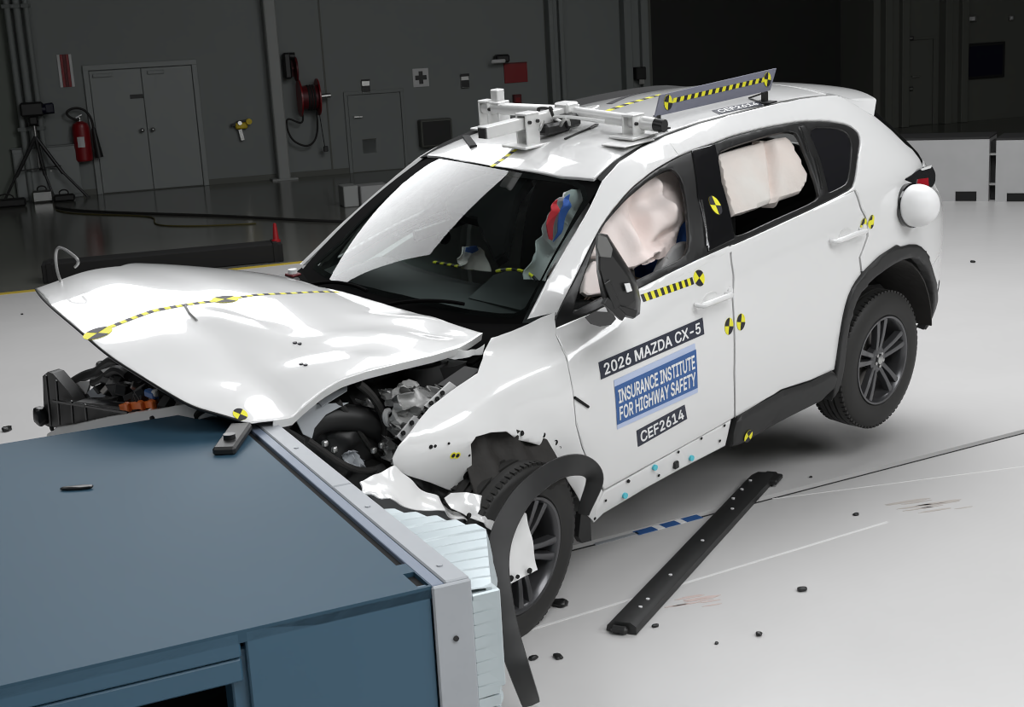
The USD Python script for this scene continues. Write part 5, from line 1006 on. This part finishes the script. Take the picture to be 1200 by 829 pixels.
for x in (-.80, -.66, -.52, -.38, .05, .46, .72, .80): obj('clip', cyl((x*L/1.9, .025*(1 if x > -.5 else -.6), .046), (x*L/1.9, .025*(1 if x > -.5 else -.6), .052), .008, 10), 'white_plain', lt)
# ------------------------------------------------------------------ broken door mirror
MQ = [(701, 273), (712, 275), (722, 291), (738, 316), (747, 332), (751, 352), (750, 368), (742, 374), (728, 371), (712, 366), (704, 345), (699, 318), (698, 292)]
MI = [(703, 281), (712, 283), (720, 298), (734, 320), (742, 334), (745, 352), (744, 362), (737, 367), (724, 364), (712, 357), (707, 342), (703, 318), (702, 295)]
mp = np.array([con(q, 1, 1.06) for q in MQ]); mb = np.array([con(q, 1, .97) for q in MI]); mf = np.array([con(q, 1, 1.12) for q in MI])
mir = obj('door_mirror', trimesh.convex.convex_hull(np.vstack([mp, mb, mf])), 'trim_black', car, label='broken black door mirror')
ct = np.array([con(q, 1, 1.125) for q in ((704, 296), (716, 298), (734, 322), (742, 336), (744, 352), (736, 360), (722, 356), (710, 340), (704, 316))]); obj('mirror_back', slab(ct, .012, (0, 1, 0)), 'trim_black', mir)
obj('mirror_facet', slab([con(q, 1, 1.13) for q in ((701, 276), (711, 278), (718, 292), (716, 302), (704, 301), (700, 290))], .01, (0, 1, 0)), 'interior_mid', mir)
obj('mirror_sticker', slab([con(q, 1, 1.137) for q in ((732, 333), (738, 332), (741, 341), (735, 343))], .004, (0, 1, 0)), 'decal_white', mir, label='small white sticker')
obj('mirror_cavity', cat(*[bar(con(a, 1, 1.12), con(b, 1, 1.13), .02, .03) for a, b in (((710, 330), (722, 360)), ((722, 362), (744, 368)), ((708, 352), (730, 372)))]), 'trim_black', mir)
obj('mirror_foot', trimesh.convex.convex_hull(np.vstack([[con(q, 1, y) for q in ((685, 372), (697, 365), (718, 366), (722, 374), (716, 381), (703, 383), (692, 380))] for y in (.88, .97)])), 'gloss_black', mir)
# ------------------------------------------------------------------ stickers, tapes and lettering
def disc_px(px, n=24):
    return px
def sticker(surf, uv, ru, rv, rot=0., lift=.002, out=OUT, name='target_sticker', skew=0.):
    t = np.linspace(0, 2*np.pi, 29)[:-1]; pt = lambda a, r=1.: (uv[0]+ru*r*math.cos(a), uv[1]+rv*r*math.sin(a)+skew*ru*r*math.cos(a))
    s = obj(name, patch(Polygon([pt(a) for a in t]), surf, .04, .0015, lift=lift, out=out, bev=0), 'tape_yellow', car, label='round yellow and black target')
    for q in (0, 1):
        a0 = rot+q*np.pi; obj('black_quadrant', patch(Polygon([tuple(uv)]+[pt(a) for a in np.linspace(a0, a0+np.pi/2, 8)]), surf, .04, .0012, lift=lift+.0008, out=out, bev=0), 'tape_black', s)
    return s
fs = lambda q: on_side([q])[0]
sticker(side, fs((819, 326)), .034, .034, 1.1)
sticker(side, fs((838, 241)), .030, .038, .2, lift=.004)
sticker(side, fs((854, 382.5)), .030, .038, .2); sticker(side, fs((868, 377.5)), .030, .038, .2)
sticker(side, fs((1011.5, 264)), .026, .034, .2); sticker(side, fs((1020.5, 260)), .026, .034, .2)
sticker(side, fs((872, 509)), .030, .030, .9, lift=.026)
for q in ((531, 534), (536, 534)): c = on_side([q], fender)[0]; obj('fender_mark', patch(Polygon([(c[0]+.013*math.cos(t), c[1]+.013*math.sin(t)) for t in np.linspace(0, 6.28, 15)]), fender, .04, .0015, lift=.0015, out=OUT, bev=0), 'tape_yellow', car, label='small yellow target'); obj('fender_mark', patch(Polygon([(c[0]+.008*math.cos(t), c[1]+.008*math.sin(t)) for t in np.linspace(0, 6.28, 13)]), fender, .04, .0015, lift=.0025, out=OUT, bev=0), 'tape_black', car)
UP = (0, 0, 1)
sticker(hood, on_hood([(114.5, 391)])[0], .055, .035, .5, out=UP); sticker(hood, on_hood([(264, 351.3)])[0], .055, .035, .5, out=UP); sticker(hood, on_hood([(281.5, 486)])[0], .024, .024, .6, out=UP)
def band(surf, px, on, n, w, out, name='tape', start=0, lift=.0015):
    uv = resample(on(px), n+1)
    for k in range(n):
        d = uv[k+1]-uv[k]; d = d/np.linalg.norm(d); nn = np.array([-d[1], d[0]])*w/2
        obj(name, patch(Polygon([uv[k]-nn, uv[k+1]-nn, uv[k+1]+nn, uv[k]+nn]), surf, .2, .001, lift=lift, out=out, bev=0), ('tape_yellow', 'tape_black')[(k+start) % 2], car)
band(hood, [(128, 384), (146, 377), (180, 364.6), (216, 358), (252, 353)], on_hood, 19, .019, UP)
band(hood, [(276, 349.5), (300, 346), (340, 344), (380, 342.3), (396, 342.6)], on_hood, 19, .017, UP)
band(roof, [(576, 195.5), (590, 186), (612, 171)], on_roof, 9, .022, UP)
band(side, [(752, 350), (784, 339), (812, 329)], on_side, 17, .030, OUT, start=1)
# roof tape behind the rig and black line beside it
band(roof, [(712, 130), (735, 122), (775, 111)], on_roof, 11, .03, UP)
uv = on_roof([(714, 122), (770, 109)]); obj('roof_tape', patch(Polygon([uv[0]-[0, .02], uv[1]-[0, .02], uv[1]+[0, .02], uv[0]+[0, .02]]), roof, .1, .001, lift=.002, out=UP, bev=0), 'tape_black', car)
def panel(quad, name, m, lab, surf=side, on=on_side, out=OUT, lift=.002, px_rows=()):
    """a sheet between four pixels (top left, top right, bottom right, bottom left); px_rows = (text, v0, v1, u0, u1, material)"""
    c = on(quad); P = obj(name, patch(Polygon(c), surf, .06, .0015, lift=lift, out=out, bev=0), m, car, label=lab)
    bil = lambda s, t: c[0]*(1-s)*(1-t)+c[1]*s*(1-t)+c[2]*s*t+c[3]*(1-s)*t
    for text, t0, t1, s0, s1, mt in px_rows:
        tm = meshkit.text_mesh(text, 1., .1, bold=True); v = tm.vertices.copy(); v = v.astype(float); lo, hi = v.min(0), v.max(0)
        x = (v[:, 0]-lo[0])/(hi[0]-lo[0]); y = (v[:, 1]-lo[1])/(hi[1]-lo[1]); zz = (v[:, 2]-lo[2])/(hi[2]-lo[2])
        uv = np.array([bil(s0+(s1-s0)*a, t1+(t0-t1)*b) for a, b in zip(x, y)])
        p = surf(uv); e = 1e-3; N = np.cross(surf(uv+[e, 0])-p, surf(uv+[0, e])-p); N /= np.linalg.norm(N, axis=1, keepdims=True); N = N*np.sign(N @ np.asarray(out, float))[:, None]
        tm.vertices = p+N*(lift+.0006+.0012*zz)[:, None]; obj('lettering', (tm.vertices, tm.faces), mt, P, smooth=False)
    return P
panel([(701, 425), (823, 372.3), (825, 391.7), (704, 445)], 'name_strip', 'decal_dark', 'dark strip lettered 2026 and the model name', px_rows=[('2026 MAZDA CX-5', .18, .84, .035, .965, 'decal_white')])
panel([(719, 446), (814, 402.5), (817.5, 460), (723, 503.5)], 'logo_panel', 'decal_pale', 'pale blue edged institute panel')
panel([(719.8, 453.5), (815, 409.5), (817, 454.5), (722.7, 498)], 'logo_panel', 'decal_blue', 'blue panel with the institute lettering', lift=.0035, px_rows=[('INSURANCE INSTITUTE', .11, .47, .03, .97, 'decal_white'), ('FOR HIGHWAY SAFETY', .55, .91, .03, .97, 'decal_white')])
panel([(745.6, 505), (802, 474.4), (805, 491), (747.4, 524)], 'test_number', 'decal_dark', 'dark strip with the test number', px_rows=[('CEF2614', .17, .84, .06, .94, 'decal_white')])
panel([(834, 130), (887, 119.5), (894, 123.5), (843, 134.5)], 'test_number', 'decal_dark', 'dark roof strip with the test number', surf=roof, on=on_roof, out=UP, px_rows=[('CEF2614', .2, .82, .06, .94, 'decal_white')])
# white dome marker on the rear corner
c = con((1075.5, 241), 1, .965); nv = np.array([.15, 1, .12]); nv /= np.linalg.norm(nv); Rn, _ = frame_between((0, 0, 0), nv)
dd = 24/F*np.linalg.norm(to_world(c)-EYE)
def orient(m): m.vertices = m.vertices[:, [2, 0, 1]] @ Rn.T+c; m.fix_normals(); return m
dome = obj('dome_marker', orient(lathe([(dd*math.sin(t), dd*math.cos(t)) for t in np.linspace(0, 2.3, 22)]+[(0, dd*math.cos(2.3))], 48, 'z')), 'decal_white', car, label='white dome marker on the rear corner')
obj('dome_cup', orient(lathe([(dd*.99, -dd*.2), (dd*1.05, -dd*.25), (dd*1.0, -dd*.9), (0, -dd*1.0), (0, -dd*.7)], 40, 'z')), 'gloss_black', dome)
# ------------------------------------------------------------------ roof rig
rg = thing('roof_rig', 'white metal frame with a striped grey target plate bolted on the car roof', 'target frame', CART, M=CARM)
cl, cr_, jt, fr_ = con((768, 146), 1, .50), con((568, 126.5), 1, -.50), con((664, 131), 1, .02), con((566, 156), 1, .02)
obj('cross_tube', cyl(jt+(cl-jt)*-.03, cl, .030, 20), 'aluminium', rg); obj('cross_tube', cyl(cr_, jt, .029, 20), 'aluminium', rg)
obj('end_cap', cyl(cl, cl+(cl-jt)*.10, .028, 18), 'trim_black', rg)
obj('long_tube', bar(fr_, jt+(jt-fr_)*.12, .052, .052), 'aluminium', rg); d = (fr_-jt)/np.linalg.norm(fr_-jt); obj('end_cap', bar(fr_+d*.004, fr_+d*.010, .046, .046), 'trim_black', rg)
obj('joint_clamp', cat(bx(jt, (.08, .09, .09), bev=.008)), 'aluminium', rg)
for k, x in enumerate((.03, -.03)): obj('joint_bolt', cyl(jt+[x, .04, 0], jt+[x, .055, 0], .008, 10), 'steel', rg)
def foot(p, w=.11):
    zr = roof(np.array([p[:2]]))[0, 2]; b = np.array([p[0], p[1], zr])
    f = obj('foot', cat(bx(b+[0, 0, .006], (w*1.6, w*1.3, .012), bev=.003), *[bx(((b+p)/2)+[0, s*.03, .008], (w*.7, .010, p[2]-zr+.06), bev=.003) for s in (-1, 1)], bx(p+[0, 0, .034], (w*.7, .07, .012), bev=.003)), 'aluminium', rg)
    for s in (-.025, .025): obj('bolt', cyl(p+[s, .034, .0], p+[s, .046, 0], .008, 10), 'trim_black', f)
    return f
foot(con((742, 143.5), 1, .40)); foot(con((618, 142), 1, .03), .12); foot(con((585, 128), 1, -.42)); foot(cr_+[0, .02, .0], .09)
obj('upright', bx(con((583, 113), 1, -.44), (.05, .05, .07), bev=.004), 'aluminium', rg)
rz = lambda q, dz: roof(on_roof([q]))[0]+[0, 0, dz]
dv = obj('recorder', cat(bx(rz((646, 158), .035), (.16, .11, .05), bev=.012), bx(rz((664, 152), .045), (.09, .12, .06), bev=.012), bx(rz((634, 150), .05), (.07, .07, .04), bev=.01)), 'black_plastic', rg)
for k in range(7): a = rz((632+RNG.random()*36, 146+RNG.random()*14), .05); obj('cable', tube([a, a+RNG.normal(size=3)*[.08, .08, .02]+[0, 0, .04], a+RNG.normal(size=3)*[.12, .12, .01]], .008, 6, 14), ['black_rubber', 'steel', 'aluminium'][k % 3], rg)
obj('strap', cat(bar(rz((690, 152), .004), rz((700, 147), .006), .02, .006), bar(rz((662, 164), .004), rz((694, 150), .004), .015, .006)), 'trim_black', rg)
for q, lab in (((742, 152), .18),): obj('base_plate', bx(rz((736, 168), .004), (.20, .14, .006), bev=.002), 'aluminium', rg)
mat('plate_target', (.20, .205, .26), .5)
pq = [con(q, 1, .42) for q in ((774, 111.5), (910, 80), (902.5, 106), (768, 137))]
tp = obj('target_plate', slab(pq, .008, (0, 1, 0)), 'plate_target', rg, label='slanted grey plate with a black and yellow scale')
def pbil(s, t, o=.0): p = np.array(pq); return p[0]*(1-s)*(1-t)+p[1]*s*(1-t)+p[2]*s*t+p[3]*(1-s)*t+np.array([0, o, 0])
for k in range(27):
    s0, s1 = .115+k*.80/27, .115+(k+1)*.80/27; obj('scale_mark', slab([pbil(s0, .30, .002), pbil(s1, .30, .002), pbil(s1, .52, .002), pbil(s0, .52, .002)], .003, (0, 1, 0)), ('tape_yellow', 'tape_black')[k % 2], tp)
for s_ in (.075, .935):
    cc = pbil(s_, .43, .004); r = .034; a = np.linspace(0, 2*np.pi, 25)[:-1]; cir = lambda aa, o=0: [cc+np.array([r*.8*math.cos(x), o, r*math.sin(x)]) for x in aa]
    obj('scale_target', slab(cir(a), .002, (0, 1, 0)), 'tape_yellow', tp)
    for q in (0, 1): obj('scale_target', slab([cc+[0, .002, 0]]+cir(np.linspace(.2+q*np.pi, .2+q*np.pi+np.pi/2, 7), .002), .0015, (0, 1, 0)), 'tape_black', tp)
for q in ((772, 135), (898, 108)): a = con(q, 1, .42); b = rz(q, 0); obj('plate_foot', cat(bar(a, [a[0], a[1]-.10, roof(np.array([a[:2]-[0, .1]]))[0, 2]+.004], .03, .008), bx([a[0], a[1]-.02, roof(np.array([a[:2]]))[0, 2]+.006], (.07, .12, .008), bev=.002), bx([a[0], a[1]-.01, (a[2]+roof(np.array([a[:2]]))[0, 2])/2], (.03, .02, max(.02, a[2]-roof(np.array([a[:2]]))[0, 2]))),), 'cladding', rg)
obj('roof_clip', bar(rz((546, 161), .004), rz((555, 173), .004), .035, .014), 'trim_black', car)
# ------------------------------------------------------------------ floor: cable tape, stains, debris
a, b = on_z((697, 638), .003), on_z((820, 605), .003); d = b-a
tp_ = thing('floor_tape', 'torn blue tape stuck along the dark floor joint under the car', 'tape', (0, 0, 0))
nn = np.array([-d[1], d[0], 0])/np.linalg.norm(d)*.026
def tpz(s, o): return a+d*s+nn*o
for s0, s1, m in ((0, .40, 'plate_grey'), (.38, .56, 'decal_blue'), (.56, .63, 'decal_white'), (.63, .78, 'decal_blue'), (.78, .84, 'decal_white'), (.84, 1.0, 'decal_blue')):
    w0 = .5 if m == 'plate_grey' else 1; obj('tape_piece', slab([tpz(s0, -w0), tpz(s1, -w0), tpz(s1, w0), tpz(s0, w0)], .002, (0, 0, 1)), m, tp_)
fb = [(940, 693, .016), (889, 745, .015), (655, 710, .030), (625, 773, .016), (654, 772, .017), (768, 735, .012), (8, 505, .030), (28, 545, .026), (119, 428, .03), (26, 369, .012), (1003, 604, .012), (848, 516, .010), (918, 476, .012), (840, 755, .008), (1140, 308, .02), (950, 560, .008)]
nm = ['on the floor right of the loose sill trim, the farther crumb', 'on the floor right of the loose sill trim, the nearer crumb', 'touching the front tyre on its right', 'just below the front tyre beside the arch trim', 'on the floor below the front tyre, right of the arch trim', 'at the near end of the loose sill trim', 'at the left picture edge beyond the barrier, the farther one', 'at the left picture edge beyond the barrier, the nearer one', 'on the floor left of the bonnet edge', 'far left on the floor below the yellow line', 'on the open floor under the rear wheel, right side', 'on the floor under the sill end', 'on the floor left of the rear tyre', 'on the floor below the loose sill trim', 'on the bright floor right of the tail', 'on the floor beyond the loose sill trim']
for k, ((x, y, r), n_) in enumerate(zip(fb, nm)):
    p = on_z((x, y), 0); o = obj('debris_piece', tri_noise(blob(p+[0, 0, r*.45], (r*1.2, r*.8, r*.5), 80+k, .3, 2, Rot.from_euler('z', k*1.3).as_matrix()), r*.5, 30, k), 'trim_black'); tag(o, 'dark plastic crumb '+n_, 'debris', None)
p = on_z((577, 776), 0); o = obj('debris_piece', slab([p+[.0, -.02, .02], p+[.10, .03, .02], p+[.11, .08, .035], p+[.02, .05, .04]], .012, (0, 0, 1)), 'trim_black'); tag(o, 'flat dark splinter at the foot of the barrier corner', 'debris')
p = on_z((90, 574), BZ); o = obj('debris_piece', tri_noise(blob(p+[0, 0, .006], (.05, .012, .006), 3, .2, 2), .004, 30, 1), 'trim_black'); tag(o, 'thin dark scrap lying on the blue barrier top', 'debris')
mat('stain_brown', (.47, .43, .40), .5); mat('stain_pink', (.62, .50, .47), .5)
def stain(q, rx, ry, m, lab, seed, n=9):
    p = on_z(q, .0015); g = np.random.default_rng(seed); ms = []
    for k in range(n):
        c = p+[g.normal()*rx*.5, (k/(n-1)-.5)*2*ry, 0]; a = g.uniform(.3, 1)*rx; t = np.linspace(0, 2*np.pi, 17)[:-1]; r = 1+.5*(meshkit.noise(np.column_stack([np.cos(t)*2, np.sin(t)*2, 0*t+k]), seed)-.5)
        ms.append(slab([c+[a*i*math.cos(x), .10*a*i*math.sin(x)+.25*a*i*math.cos(x), 0] for i, x in zip(r, t)], .001, (0, 0, 1)))
    tag(obj('floor_stain', cat(*ms), m), lab, 'stain')
stain((1100, 592), .13, .07, 'stain_brown', 'brown smeared oil stain on the white floor right of the loose trim', 4); stain((820, 704), .08, .05, 'stain_pink', 'faint reddish smear on the floor right of the sill trim end', 6)
